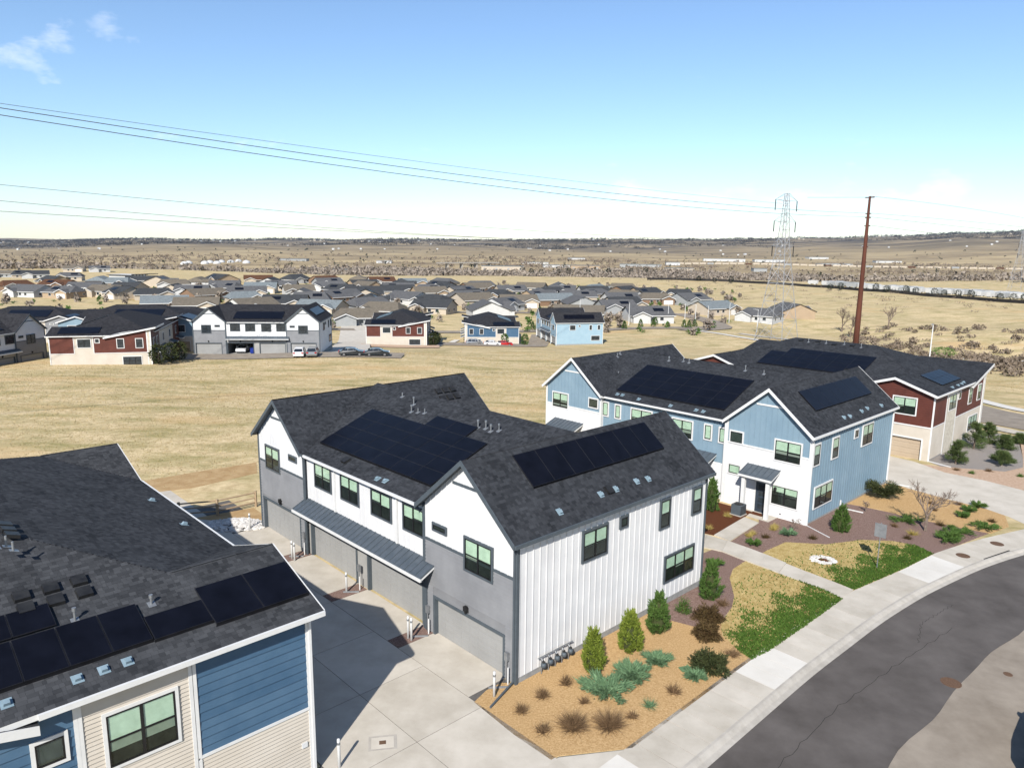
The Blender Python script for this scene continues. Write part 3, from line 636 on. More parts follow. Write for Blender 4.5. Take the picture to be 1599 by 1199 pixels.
UP = resample([(11.3,44.6),(12.24,43.83),(13.5,42.82),(14.89,41.2),(16.35,39.1),(17.8,37.33),(18.3,36.6)], 9); LO = resample([(10.4,41.9),(11.46,41.9),(12.25,41.73),(13.6,40.03),(15.34,38.05),(16.79,36.49),(17.22,35.6)], 9)
for i in range(8): MB().prism([tuple(LO[i]+.01), tuple(LO[i+1]-.006), tuple(UP[i+1]-.006), tuple(UP[i]+.01)], lambda x, y: float(pz(x))+.03+(.05 if i < 5 else 0), .2).build('path_slab', 'concrete', pth)
for a in range(3):
    p = [np.array(q) for q in ((12.81,43.86), (15.73,47.14), (16.38,46.15), (13.53,42.92))]; f = lambda s, t: tuple((p[0]*(1-s)+p[1]*s)*(1-t)+(p[3]*(1-s)+p[2]*s)*t)
    MB().prism([f(a/3+.004, 0), f((a+1)/3, 0), f((a+1)/3, 1), f(a/3+.004, 1)], lambda x, y: float(pz(x))+.05, .2).build('path_slab', 'concrete', pth)
# alley between the left house and the white house (frame of the white house)
WX, WY, WR = .2793, 27.3868, R(43.6-90)
def wl(x, y): c, s = math.cos(WR), math.sin(WR); return (WX+c*x-s*y, WY+s*x+c*y)
mat('joint', (.10,.09,.08), (.14,.13,.12), rough=.95)
sheet('pavement', [(-6.4,22.4),(-26,42.6),(-19.5,48.6),(0.1,27.5),(-.7,26.6),(-1.2,26.1),(.2,24.2),(1.5,22.9),(1.8,23.1),(4.5,23.6),(6.2,22.7),(-2,13.5),(-8,20)], 'joint', .004)
alley = empty('alley', (0, 0, 0), kind='structure')
def aslab(x0, x1, y0, y1, m='concrete', off=.012, par=None, name='alley_slab'):
    g = .011; MB().prism([wl(x0+g, y0+g), wl(x1-g, y0+g), wl(x1-g, y1-g), wl(x0+g, y1-g)], lambda x, y: float(pz(x))+off, .2).build(name, m, par or alley)
xs = [-34,-30,-26.2,-22.4,-18.6,-14.8,-11.2,-7.4,-3.6,.2,4.2]
for a, b in zip(xs[:-1], xs[1:]): aslab(a, b, -8.25, -5.1); aslab(a, b, -5.1, -1.98)
for a, b in ((4.2, 7.6), (7.6, 11)): aslab(a, b, -8.25, -5.1, 'concrete_new'); aslab(a, b, -5.1, -2.0)
for a, b in ((-5.45,-.62), (-11.2,-6.32), (-17.0,-12.1), (-22.9,-17.9)): aslab(a, b, -1.98, .16, 'concrete', .016, name='driveway_slab')
for a, b in ((-6.32,-5.45), (-12.1,-11.2), (-17.9,-17.0)): sheet('gravel_strip', [wl(a+.01, -1.97), wl(b-.01, -1.97), wl(b-.01, .1), wl(a+.01, .1)], 'purple_gravel', .012)
sheet('driveway', [(34.3,48.3),(33.65,49.84),(31.96,51.86),(30.17,54.52),(29.8,55.9),(22,63.8),(15,71),(20.5,77),(27,70),(33.6,63.2),(34.9,61.6),(35.78,58.48),(37.83,56.49),(39.34,54.11),(42,51.5),(38,47.8),(34.5,46.6)], 'concrete', .018)
sheet('dirt_strip', [(-31,47.5),(-27.35,52.18),(-24.59,54.56),(-20.69,57.57),(-19.65,54.8),(-23.05,50.97),(-25.66,49.68)], 'orange_dirt', .02)
sheet('dirt_strip', [(-20.5,45.0),(-17.3,47.2),(-15.6,45.2),(-15.9,43.9),(-18.0,44.6)], 'orange_dirt', .016)
def drape(name, P, wdt, m, off=.12, n=40):
    """road or path strip laid over the terrain"""
    P = smooth(resample(P, n), 4); A = offset(P, wdt/2); B = offset(P, -wdt/2); A2 = offset(P, 0)
    V = [(*p, max(tz(*p), tz(*q), tz(*r))+off) for p, q, r in zip(A, A2, B)]+[(*r, max(tz(*p), tz(*q), tz(*r))+off) for p, q, r in zip(A, A2, B)]
    o = npmesh(name, V, [(i, n+i, n+i+1, i+1) for i in range(n-1)], m); return tag(o, kind='structure')
drape('road', [(90,66),(70,68),(61,74),(55.5,82),(54.5,95),(60,108)], 9.0, 'asphalt_old', .06); drape('sidewalk_strip', [(85,60),(66,62.5),(55,69),(50.2,79),(49,92)], 1.8, 'concrete', .10); drape('sidewalk_strip', [(92,72.5),(74,74),(65.5,80),(61.5,88),(61.6,98),(68,112)], 1.8, 'concrete_new', .10)

# ------------------------------------------------------------------ the white townhouse
NB = dict(blind=0)
CW = dict(upper='white_siding', lower='grey_siding', trim='slate_trim', mid_low='warm_grey', gutter='white_trim')
W = gabled('white_townhouse', 'white and grey townhouse with four garage doors and dark shingle roof in the centre', WX, WY, 0, WR, 23.03, 6.10, 5.71, 13.73, CW,
    gar=[(-5.3,-.74,1.74,-.1), (-11.05,-6.45,1.92,-.06), (-16.9,-12.25,2.05,-.03), (-22.6,-18.02,2.02,0)],
    wins_front=[(-3.24,-1.36,3.84,5.42), (-5.45,-4.40,5.0,5.4,dict(cols=1, rail=False, blind=0)), (-22.1,-20.22,4.07,5.6), (-19.08,-18.1,5.22,5.6,dict(cols=1, rail=False, blind=0))],
    wins_mid=[(-16.35,-14.5,4.28,5.8), (-13.6,-11.76,4.28,5.77), (-10.68,-8.85,4.24,5.68), (-7.94,-6.2,4.26,5.68)],
    wins_side=[(3.86,5.62,4.02,5.5), (6.44,7.08,4.9,5.52,dict(cols=1, rail=False, blind=0)), (9.56,10.46,4.02,5.57,dict(cols=1)), (12.36,13.26,4.08,5.56,dict(cols=1)), (10.16,12.82,1.04,2.5,dict(cols=3))])
canopy(W['root'], W['FM'], -17.35, -5.35, 3.38, 2.92, .95, trim='white_trim')
for x, z in ((-3.05,2.05), (-8.75,2.25), (-14.55,2.38), (-20.3,2.35)): wall_lamp(W['root'], W['FM'] if -17 < x < -6.2 else W['F0'], x, z)
for x in (-14.15, -8.4): downspout(W['root'], W['FM'], x, 3.4, 5.85, 'white_trim')
downspout(W['root'], W['F0'], -.06, 0, 5.95, 'slate_trim', (.55, -1.75, -.08)); downspout(W['root'], W['F0'], -17.2, 0, 5.9, 'slate_trim'); downspout(W['root'], W['F0'], -5.9, 0, 2.8, 'slate_trim')
downspout(W['root'], W['FS'], 13.6, 0, 5.95, 'slate_trim', (1.2, .1, -.08))
array(W['roof'], W['PRr'], (-1.41, 2.22), 7, 1, 1.355, 1.74)
array(W['roof'], W['PMf'], (-17.1, .95), 6, 4, 1.72, .95); pm = W['PMf']
q0 = pm.pt(-17.1, .95)
for i in (3, 4): q = q0+pm.u*(1.72*(i+.5))+pm.v*(.95*4.5); solar(W['roof'], pm, q.x, q.y, 1.72, .95)
for (y, x) in ((2.78,-.35), (5.61,-.46), (6.68,-.47), (8.27,-.49), (9.11,-.44)): vent(W['roof'], W['PRr'], x, y, 'hood')
vent(W['roof'], W['PRr'], -.5, 6.24, 'box'); vent(W['roof'], pm, -10.2, .25, 'hood'); vent(W['roof'], pm, -9.6, .3, 'hood'); vent(W['roof'], pm, -13.6, .5, 'box')
for (x, y) in ((-8.6,5.4), (-8.1,5.5), (-7.6,5.4), (-7.2,5.6), (-14.8,5.8), (-14.2,5.2), (-13.7,5.3), (-13.2,5.4), (-16.5,6.2)): vent(W['roof'], pm, x, y, 'pipe')
for (x, y) in ((-18.2,3.2), (-18.6,7.2), (-18.8,9.4)): vent(W['roof'], W['PLr'], x, y, 'pipe')
for i in range(3):
    for j in range(2): vent(W['roof'], W['PLr'], -19.2+j*.5, 11.0+i*.6, 'box')
tag(W['root'])

# ------------------------------------------------------------------ the blue townhouse
CBl = dict(upper='blue_siding', lower='white_siding', trim='white_trim')
B = gabled('blue_townhouse', 'light blue and white townhouse with white trim and covered front door, right of centre', 19.3454, 45.8839, -.3, R(43.4-90), 23.69, 6.1, 6.1, 13.73, CBl, m=.35, band=4.55,
    wins_front=[(-2.54,-.58,3.95,5.48), (-5.88,-4.78,4.52,5.45,dict(cols=1, rail=False, blind=0)), (-5.85,-4.82,2.28,3.08,dict(cols=1, rail=False, blind=.9)), (-2.54,-.56,.9,2.36), (-23.0,-21.1,4.25,5.65), (-18.9,-17.82,4.84,5.72,dict(cols=1, rail=False, blind=0))],
    wins_mid=[(-17.7,-17.0,4.3,5.55,dict(cols=1, rail=False, blind=.9)), (-16.4,-15.75,4.3,5.52,dict(cols=1, rail=False, blind=.9)), (-14.8,-12.7,4.0,5.5), (-10.95,-9.05,3.92,5.4), (-8.15,-7.45,4.2,5.42,dict(cols=1, rail=False, blind=.9)), (-6.95,-6.25,4.2,5.4,dict(cols=1, rail=False, blind=.9))],
    wins_side=[(.2,1.2,3.96,5.5,dict(cols=1)), (2.98,4.06,3.93,5.48,dict(cols=1)), (6.5,7.24,4.78,5.47,dict(cols=1, rail=False, blind=0)), (7.95,9.88,3.93,5.57), (.82,3.62,.93,2.5,dict(cols=3))])
def porch(h, x0, x1, F, dx, front=-1.0):
    canopy(h['root'], F, x0, x1, 3.36, 2.9, 1.25); c = F.c; mb = MB()
    MB().box(x0-.05, x1+.05, c-1.35, c-.005, -.4, .09).build('porch_slab', 'concrete', h['root'])
    for x in (x0+.32, x1-.32): MB().box(x-.12, x+.12, c-1.12, c-.88, .09, 2.78).build('porch_column', 'white_trim', h['root'])
    d = MB(); F.box(d, dx-.1, dx+1.05, .01, .07, .09, 2.32, 0); F.box(d, dx, dx+.95, .068, .085, .11, 2.22, 1); dd = d.build('front_door', ['white_trim', 'entry_door'], h['root'])
    for k in range(4): MB().poly([F.p(dx+.2, .09, .35+k*.46), F.p(dx+.75, .09, .35+k*.46), F.p(dx+.75, .09, .68+k*.46), F.p(dx+.2, .09, .68+k*.46)]).build('door_pane', 'far_glass', dd)
    MB().tube(F.p(dx+.85, .09, 1.05), F.p(dx+.85, .16, 1.05), .03, .03, 8).build('door_handle', 'galv', dd)
    mb.box(dx, dx+.9, c-.75, c-.25, .092, .105).build('door_mat', 'brown_mulch', h['root'])
porch(B, -4.35, -1.95, B['F0'], -3.6); porch(B, -9.3, -7.0, B['FM'], -8.6); porch(B, -22.6, -19.4, B['F0'], -21.4); wall_lamp(B['root'], B['F0'], -2.2, 1.95)
lb = MB(); B['F0'].box(lb, -1.8, -1.7, .02, .06, .33, .43); lb.build('outlet_box', 'galv', B['root'])
downspout(B['root'], B['F0'], -6.2, 0, 5.85, 'white_trim', (.6, -1.2, 0)); downspout(B['root'], B['FS'], .05, 0, 5.9, 'white_trim', (1.9, -.9, 0)); downspout(B['root'], B['FS'], 13.68, 0, 5.9, 'white_trim', (1.6, .3, 0)); downspout(B['root'], B['FS'], 5.2, 0, .6, 'white_trim', (1.5, .2, 0))
array(B['roof'], B['PRr'], (-1.09, 2.45), 7, 1, 1.345, 1.74); array(B['roof'], B['PMf'], (-16.85, 1.05), 6, 4, 1.64, 1.09)
for (x, y) in ((-.27,5.17), (-.23,6.06), (-.28,8.18), (-.33,9.29), (-.21,11.64)): vent(B['roof'], B['PRr'], x, y, 'hood')
for (x, y) in ((-16.4,.6), (-15.9,.62), (-14.2,.5), (-11.2,.45), (-9.0,.5), (-8.4,.5)): vent(B['roof'], B['PMf'], x, y, 'hood')
for (x, y) in ((-15.5,6.2), (-14.2,6.4), (-13.6,6.3), (-8.5,6.3), (-6.9,6.2)): vent(B['roof'], B['PMf'], x, y, 'pipe')
for (x, y) in ((-18.6,3.4), (-20.2,5.2), (-20.4,5.8), (-20,7.0)): vent(B['roof'], B['PLr'], x, y, 'pipe')
for i in range(3):
    for j in range(2): vent(B['roof'], B['PLr'], -19.6+j*.5, 10.4+i*.6, 'box')

# ------------------------------------------------------------------ the red-brown townhouse
CR = dict(upper='red_siding', lower='beige_siding', trim='white_trim', door='door_tan')
RH = shed_house('red_townhouse', 'dark red and beige townhouse with low roof and tan garage door behind the blue one', 36.04, 61.64, -.38, R(43.6-90), CR, gar=[(-5.3,-.62,1.8,-.1), (-11.2,-6.7,1.8,-.1), (-17.4,-12.9,1.8,-.1), (-23.7,-19,1.8,-.1)],
    wins_front=[(-3.3,-1.25,3.8,5.42), (-15,-13,4,5.4), (-10.8,-8.8,4,5.4), (-22,-20,3.8,5.4)],
    wins_side=[(4.05,6.15,3.84,5.36), (6.65,7.4,4.58,5.36,dict(cols=1, rail=False, blind=0)), (9.85,11.0,3.67,5.36,dict(cols=1)), (12.65,13.85,3.67,5.3,dict(cols=1)), (10.55,13.5,.85,2.4,dict(cols=3))],
    zones=[('lap', .14, 3.55, 2.95, 9, 'red_siding'), ('lap', 6.45, 14.45, 2.95, 9, 'red_siding'), ('fine', .14, 3.55, .12, 2.9, 'beige_siding'), ('fine', 6.45, 14.45, .12, 2.9, 'beige_siding'), ('stone', 3.65, 6.35, -.2, 9, 'stone'), ('stone', 14.5, 14.98, -.2, 9, 'stone')])
array(RH['roof'], RH['PM'], (-17.2, 1.35), 6, 4, 1.72, 1.05, {(0, 3), (5, 0)}); array(RH['roof'], RH['PRr'], (-.55, 3.6), 5, 2, 1.05, 1.0)
for i in range(8): vent(RH['roof'], RH['PM'], -9.2-i*.9, 7.2+.15*(i % 3), 'box' if i % 2 else 'pipe')
for (x, y) in ((0.0,4.6), (0,6.2), (0,7.3), (-.1,8.2)): vent(RH['roof'], RH['PRr'], x, y, 'hood')
downspout(RH['root'], RH['FS'], .08, 0, 5.6, 'white_trim', (1.9, -.5, 0)); downspout(RH['root'], RH['FS'], 14.4, 0, 5.5, 'white_trim')

# ------------------------------------------------------------------ the left townhouse (we look onto its end wall and roof)
CL = dict(upper='navy_siding', lower='beige_siding', trim='white_trim', door='door_tan', shingle='shingle_brown')
LH = shed_house('left_townhouse', 'navy blue and beige townhouse with brownish shingle roof in the lower left corner', -6.513, 22.171, 0, WR, CL, mir=-1, ys=7.65, gar=[(-5.3,-.9,1.9,-.05), (-11.2,-6.9,1.9,-.05), (-17.4,-12.9,1.9,-.05), (-23.7,-19,1.9,-.05)],
    wins_side=[(4.2,6.2,3.24,5.0), (7.0,7.86,4.08,4.95,dict(cols=1, rail=False, blind=0)), (10.2,12,3.3,5)],
    zones=[('plank', .13, 3.72, 2.42, 9, 'navy_siding'), ('fine', 3.84, 6.70, -.1, 9, 'beige_siding'), ('plank', 6.80, 14.8, 2.42, 9, 'navy_siding'), ('fine', .13, 3.72, -.1, 2.36, 'beige_siding'), ('fine', 6.8, 14.8, -.1, 2.36, 'beige_siding')])
pr = LH['PRr']
for y, x0, dv, du in [(.22-.74*(1+2*i), -.47, 1.66, 1.01*1.47) for i in range(2)]: pass
for i in range(2): solar(LH['roof'], pr, -1.30, -.52-1.53*i, 1.53, 1.74)
solar(LH['roof'], pr, -1.12, -3.66, 1.70, 1.02)
for i in range(4): solar(LH['roof'], pr, -1.46, -5.06-1.06*i, 1.06, 1.62)
for i in range(3): solar(LH['roof'], pr, -2.78, -7.1-1.06*i, 1.06, 1.0)
sk = MB()
for a, b, x in ((.25,-2.82,-.44), (-2.82,-4.52,-.62), (-4.52,-9.0,-.66)): p, q = pr.pt(x, a), pr.pt(x, b); sk.add([p, q, q+pr.n*.11, p+pr.n*.11], [(0, 1, 2, 3)])
sk.build('array_skirt', 'solar_frame', LH['roof'])
for y in (-5.35,-5.95,-6.59,-8.18): vent(LH['roof'], pr, -.30, y, 'hood')
for (x, y) in ((-2.1,-4.1), (-2.35,-6.1), (-5.2,-7.4), (-5.4,-7.1), (-5.0,-7.0)): vent(LH['roof'], pr if x > -4 else LH['PM'], x, y, 'pipe')
for i in range(3):
    for j in range(2): vent(LH['roof'], pr, -3.3-j*.55, -5.6-i*.75, 'box')
    vent(LH['roof'], LH['PM'], -6.5-i*.6, -6.8, 'box')
vent(LH['roof'], LH['PM'], -9.5, -.5, 'hood'); vent(LH['roof'], LH['PM'], -13.4, -.5, 'hood')
bx = MB(); LH['FS'].box(bx, -.48, -.28, .03, .07, 1.08, 1.26); bx.build('vent_cover', 'white_trim', LH['root']); downspout(LH['root'], LH['FS'], -.05, 0, 5.6, 'white_trim')
# ------------------------------------------------------------------ plants
mat('juniper', (.075,.120,.012), (.27,.32,.05), rough=.8, scale=2, isl=.7, spec=.15)
mat('juniper_dark', (.032,.078,.014), (.12,.20,.045), rough=.8, scale=2, isl=.7, spec=.15)
mat('juniper_blue', (.055,.115,.055), (.20,.32,.17), rough=.8, scale=2, isl=.7, spec=.15)
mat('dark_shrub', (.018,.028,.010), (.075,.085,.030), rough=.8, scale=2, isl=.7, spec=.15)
mat('dry_twig', (.085,.048,.026), (.27,.175,.095), rough=.9, scale=2, isl=.7, spec=.1)
mat('red_shrub', (.055,.030,.015), (.12,.085,.035), rough=.8, scale=2, isl=.7, spec=.1)
mat('yellow_grass', (.30,.22,.05), (.52,.42,.14), rough=.9, scale=2, isl=.6)
mat('pine_needle', (.03,.06,.018), (.14,.18,.06), rough=.8, scale=2, isl=.7, spec=.15)
mat('bark', (.085,.06,.045), (.20,.155,.12), rough=.95, scale=8)
mat('bare_bark', (.13,.095,.075), (.27,.21,.17), rough=.95, scale=6)
def ground_at(x, y): return float(pz(x)) if math.hypot(x, y) < 62 else tz(x, y)
def upright_juniper(x, y, h, r, m, label, n=7000):
    root = empty('juniper_shrub', (x, y, ground_at(x, y)), random.uniform(0, 6), label=label, cat='shrub', group='upright junipers')
    prof = lambda t: r*np.minimum(1, .70+t*1.6)*np.clip(1-np.maximum(t-.20, 0)/.82, 0, 1)**.8
    ns = 150; st = RNG.random(ns)**.9*.97; sp = RNG.random(ns)*6.283; lump = 1+.18*np.sin(sp*3+st*9); sl_ = .16+.26*RNG.random(ns)**1.5; k = RNG.integers(0, ns, n); s = RNG.random(n)
    o = np.stack([np.cos(sp), np.sin(sp), np.zeros(ns)], -1); ax = unit(o*(.75-.45*st[:, None])+np.array([0, 0, .85])+RNG.normal(size=(ns, 3))*.16); base = o*(prof(st)*lump*.72)[:, None]+np.stack([st*0, st*0, st*h*.88], -1)
    C = base[k]+ax[k]*(s*sl_[k])[:, None]+RNG.normal(size=(n, 3))*(.055*(1.15-s))[:, None]; C[:, 2] = np.maximum(C[:, 2], .02); D = unit(ax[k]+RNG.normal(size=(n, 3))*.45)
    V, Fc = blades(C, D, .07+.09*RNG.random(n), .03+.025*RNG.random(n)); stuff(npmesh('foliage', V, Fc, m, root))
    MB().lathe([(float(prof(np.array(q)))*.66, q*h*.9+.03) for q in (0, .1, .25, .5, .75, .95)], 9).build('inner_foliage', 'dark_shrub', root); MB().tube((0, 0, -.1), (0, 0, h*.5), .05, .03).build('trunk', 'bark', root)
    return root
def spreading(name, x, y, r, h, m, label, n=1600, wd=.05, ln=.22, group=None, arms=9, cat='shrub'):
    """low plant with arching arms clothed in short blades"""
    root = empty(name, (x, y, ground_at(x, y)), random.uniform(0, 6), label=label, cat=cat, group=group)
    a = RNG.integers(0, arms, n); ang = a*6.283/arms+RNG.normal(size=arms)[a]*.25; L = (.6+.5*RNG.random(arms))[a]*r; s = RNG.random(n)**.7
    P = np.stack([np.cos(ang)*L*s, np.sin(ang)*L*s, h*(.25+.9*np.sin(s*2.2))*(.5+.5*RNG.random(n))], -1)+RNG.normal(size=(n, 3))*np.array([.10, .10, .03])*r
    P[:, 2] = np.maximum(P[:, 2], .02); D = unit(np.stack([np.cos(ang), np.sin(ang), .35+.3*RNG.random(n)], -1)+RNG.normal(size=(n, 3))*.35)
    V, Fc = blades(P, D, ln*(.5+.8*RNG.random(n)), wd); stuff(npmesh('foliage', V, Fc, m, root)); return root
def bush(name, x, y, r, h, m, label, n=1500, wd=.035, ln=.16, group=None, dome=True, twigs=None, cat='shrub'):
    """rounded shrub: leaves through a dome, or stems fanning from the base"""
    root = empty(name, (x, y, ground_at(x, y)), random.uniform(0, 6), label=label, cat=cat, group=group)
    d = unit(RNG.normal(size=(n, 3))*np.array([1, 1, .8])+np.array([0, 0, .35])); d[:, 2] = np.abs(d[:, 2])
    if dome:
        q = (.45+.6*RNG.random(n))[:, None]; ph = np.arctan2(d[:, 1], d[:, 0]); q = q*(1+.22*np.sin(ph*4+d[:, 2]*5))[:, None]
        C = d*q*np.array([r, r, h])+np.array([0, 0, .03]); D = unit(d+RNG.normal(size=(n, 3))*.7); V, Fc = blades(C, D, ln*(.5+RNG.random(n)), wd*(.6+.8*RNG.random(n)))
    else:
        C = RNG.normal(size=(n, 3))*np.array([r*.16, r*.16, 0]); D = unit(d*np.array([r, r, h])+RNG.normal(size=(n, 3))*.08); V, Fc = blades(C, D, math.hypot(r, h)*.9*(.45+.6*RNG.random(n)), wd)
    stuff(npmesh('foliage', V, Fc, m, root))
    if twigs:
        tw = MB()
        for k in range(14): a = k*.45; tw.tube((0, 0, -.03), (math.cos(a)*r*.6, math.sin(a)*r*.6, h*.75), .012, .005, 4)
        stuff(tw.build('stems', twigs, root))
    return root
Lj = ['yellow-green upright juniper nearest the gas meters on the tan mulch', 'upright juniper in the middle of the three along the white wall', 'upright juniper at the edge of the purple gravel by the white wall', 'dark upright juniper on purple gravel near the far corner of the white townhouse', 'small upright juniper beside the blue side wall', 'dark conical juniper between the white and blue townhouses']
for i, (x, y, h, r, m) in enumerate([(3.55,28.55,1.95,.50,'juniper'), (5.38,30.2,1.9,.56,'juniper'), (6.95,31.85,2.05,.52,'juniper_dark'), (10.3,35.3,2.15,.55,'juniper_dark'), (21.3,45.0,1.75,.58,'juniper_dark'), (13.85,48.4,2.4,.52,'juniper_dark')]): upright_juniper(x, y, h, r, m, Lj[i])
for i, (x, y, r, h) in enumerate([(3.95,27.05,.95,.24), (5.15,28.2,.75,.24), (6.4,29.25,.55,.22), (7.8,28.15,.36,.16)]):
    spreading('spreading_juniper', x, y, r, h, 'juniper_blue', 'blue-green spreading juniper, '+['largest of the patch on the tan mulch', 'second largest, overlapping the largest one', 'oval one nearest the white wall', 'smallest, beside the green valve box'][i], 2600 if i < 2 else 1500, .045, .26, 'spreading junipers on the mulch', 11)
for i, (x, y, r, h, m) in enumerate([(8.6,28.85,.78,.62,'dark_shrub'), (9.15,31.45,.56,.6,'red_shrub'), (9.65,33.05,.62,.6,'red_shrub')]):
    bush('round_shrub', x, y, r, h, m, ['large dark green rounded shrub near the sidewalk on tan mulch', 'dark reddish shrub on the tan mulch next to the gravel edge', 'dark reddish shrub on the purple gravel edge'][i], 3000, .05, .16, 'dark rounded shrubs', twigs='dry_twig')
DR = [(2.35,27.5,.38,.42),(1.37,26.58,.45,.42),(.49,25.6,.35,.38),(2.97,26.25,.3,.25),(2.43,24.75,.78,.55),(3.79,24.85,.78,.55),(1.29,24.45,.42,.35),(6.68,27.05,.42,.38),(5.54,26.1,.4,.32),(4.73,25.4,.36,.2),(9.9,29.95,.5,.25)]
DL = ['dry brown tuft of grass below the gas meters', 'dry brown tuft of grass beside the dark downspout pipe', 'sparse dry tuft nearest the driveway corner', 'small dry twiggy plant left of the spreading juniper', 'large leafless reddish brown bush, left of the pair near the sidewalk', 'large leafless reddish brown bush, right of the pair near the sidewalk', 'small dry bush near the driveway edge of the mulch', 'small rusty bush between the spreading juniper and the sidewalk', 'small grey-green bush close to the sidewalk edge', 'flat dry plant right of the two leafless bushes', 'uprooted-looking dry twigs beside the dark rounded shrub']
for (x, y, r, h), lb in zip(DR, DL):
    big = r > .7; bush('dry_bush', x, y, r, h, 'dry_twig' if not lb.startswith('small grey') else 'juniper_blue', lb, 900 if big else 260, .016 if big else .022, .2, 'dry bushes on the mulch', dome=False)
bush('leafy_shrub', 8.6, 33.75, .32, .75, 'juniper_dark', 'slender grey-green shrub on purple gravel by the white wall', 700, .03, .14, twigs='dry_twig')
bush('dry_bush', 10.75, 34.6, .42, .4, 'dry_twig', 'pale dry grass clump beside the dark juniper on purple gravel', 260, .02, .2, 'dry bushes on the mulch', dome=False)
LOW = [(26.52,46.88,.95,'juniper_dark'),(27.37,43.67,.85,'juniper_dark'),(29.03,45.04,.85,'juniper_dark'),(31.17,45.92,.8,'juniper_dark'),(28.0,44.35,.7,'juniper_dark'),(28.49,46.38,.5,'red_shrub'),(25.73,44.69,.6,'yellow_grass'),(18.92,43.62,.45,'red_shrub'),(17.55,44.09,.45,'juniper_blue'),(15.99,43.65,.4,'red_shrub'),(16.95,45.0,.4,'yellow_grass'),(14.87,42.37,.4,'juniper_dark'),(14.98,43.78,.36,'yellow_grass'),(15.38,44.17,.36,'yellow_grass'),(25.26,46.01,.4,'dry_twig'),(25.04,43.92,.4,'red_shrub'),(32.07,49.09,.5,'juniper_dark'),(30.92,47.95,.42,'juniper_dark'),(33.3,50.06,.5,'juniper_dark'),(32.43,47.19,.4,'red_shrub'),(32.2,50.6,.45,'dry_twig'),(12.75,44.98,.4,'yellow_grass'),(14.64,47.29,.42,'yellow_grass'),(17.2,45.5,.35,'yellow_grass'),(29.7,49.3,.5,'dry_twig'),(30.3,50.6,.55,'dry_twig'),(11.6,39.3,.4,'juniper_dark')]
nm = {'juniper_dark': 'green low juniper', 'red_shrub': 'rusty low shrub', 'yellow_grass': 'yellow grass clump', 'juniper_blue': 'blue-green low juniper', 'dry_twig': 'dry brown low shrub'}
def ordn(k): return ['first', 'second', 'third', 'fourth', 'fifth', 'sixth', 'seventh', 'eighth', 'ninth', 'tenth', 'eleventh', 'twelfth', 'thirteenth', 'fourteenth', 'fifteenth', 'sixteenth', 'seventeenth', 'eighteenth', 'nineteenth', 'twentieth'][k] if k < 20 else str(k+1)+'th'
cnt = {}
for x, y, r, m in sorted(LOW, key=lambda q: q[0]/q[1]):
    k = cnt.get(m, 0); cnt[m] = k+1
    lb = '%s %s from the left by the blue townhouse' % (ordn(k), nm[m])
    if m in ('juniper_dark', 'juniper_blue'): spreading('low_juniper', x, y, r, .28, m, lb, 900, .045, .2, 'low plants by the blue townhouse', 7)
    else: bush('low_plant', x, y, r*.8, .35, m, lb, 260, .022, .14, 'low plants by the blue townhouse', dome=False)
spreading('juniper_shrub', 27.3, 51.6, 1.25, .95, 'dark_shrub', 'broad olive juniper by the far end of the blue side wall', 3200, .05, .25, None, 12)
def bare_tree(name, x, y, h, label, m='bare_bark', depth=5, spread=.5, r0=.09, group=None, seed=1, parts=True):
    rnd = random.Random(seed); root = empty(name, (x, y, ground_at(x, y)), 0, label=label, cat='tree', group=group); tr = MB(); cr = MB()
    def grow(p, d, L, r, k):
        q = p+d*L; (tr if k >= depth-1 else cr).tube(p, q, r, r*.68, 5 if k > 2 else 3)
        if k == 0: return
        for i in range(3 if k > 1 else 4):
            v = Vector((rnd.gauss(0, 1), rnd.gauss(0, 1), rnd.gauss(.25, .6))); nd = (d+v*spread).normalized(); nd.z = max(nd.z, -.05); grow(q if i else p.lerp(q, .7), nd, L*rnd.uniform(.62, .85), max(r*.62, .011), k-1)
    grow(Vector((0, 0, -.1)), Vector((.03, .02, 1)), h*.26, r0, depth)
    tr.build('trunk', m, root); stuff(cr.build('crown', m, root)); return root
bare_tree('bare_tree', 26.9, 45.3, 4.2, 'leafless young tree on purple gravel right of the blue townhouse', seed=4, r0=.10)
bare_tree('bare_shrub', 18.1, 44.6, 1.5, 'small leafless shrub against the blue townhouse front corner', depth=4, seed=8, r0=.03)
bare_tree('bare_shrub', 24.6, 48.6, 1.4, 'small leafless shrub beside the blue side wall', depth=4, seed=9, r0=.03)
def pine(x, y, h, r, label, group='pines by the red townhouse', n=5200):
    root = empty('pine_tree', (x, y, ground_at(x, y)), random.uniform(0, 6), label=label, cat='tree', group=group)
    MB().tube((0, 0, -.1), (0, 0, h*.95), .09, .02, 7).build('trunk', 'bark', root); nb = 46; bi = RNG.integers(0, nb, n)
    bz = (.06+.9*RNG.random(nb)); ba = RNG.random(nb)*6.283; bl = r*(1-bz)**.75*(.75+.4*RNG.random(nb))+.12; s = RNG.random(n)**.6
    P = np.stack([np.cos(ba[bi])*bl[bi]*s, np.sin(ba[bi])*bl[bi]*s, bz[bi]*h+s*bl[bi]*.28], -1)+RNG.normal(size=(n, 3))*.07
    D = unit(np.stack([np.cos(ba[bi]), np.sin(ba[bi]), np.full(n, .7)], -1)+RNG.normal(size=(n, 3))*.6); V, Fc = blades(P, D, .16+.12*RNG.random(n), .035); stuff(npmesh('crown', V, Fc, 'pine_needle', root)); return root
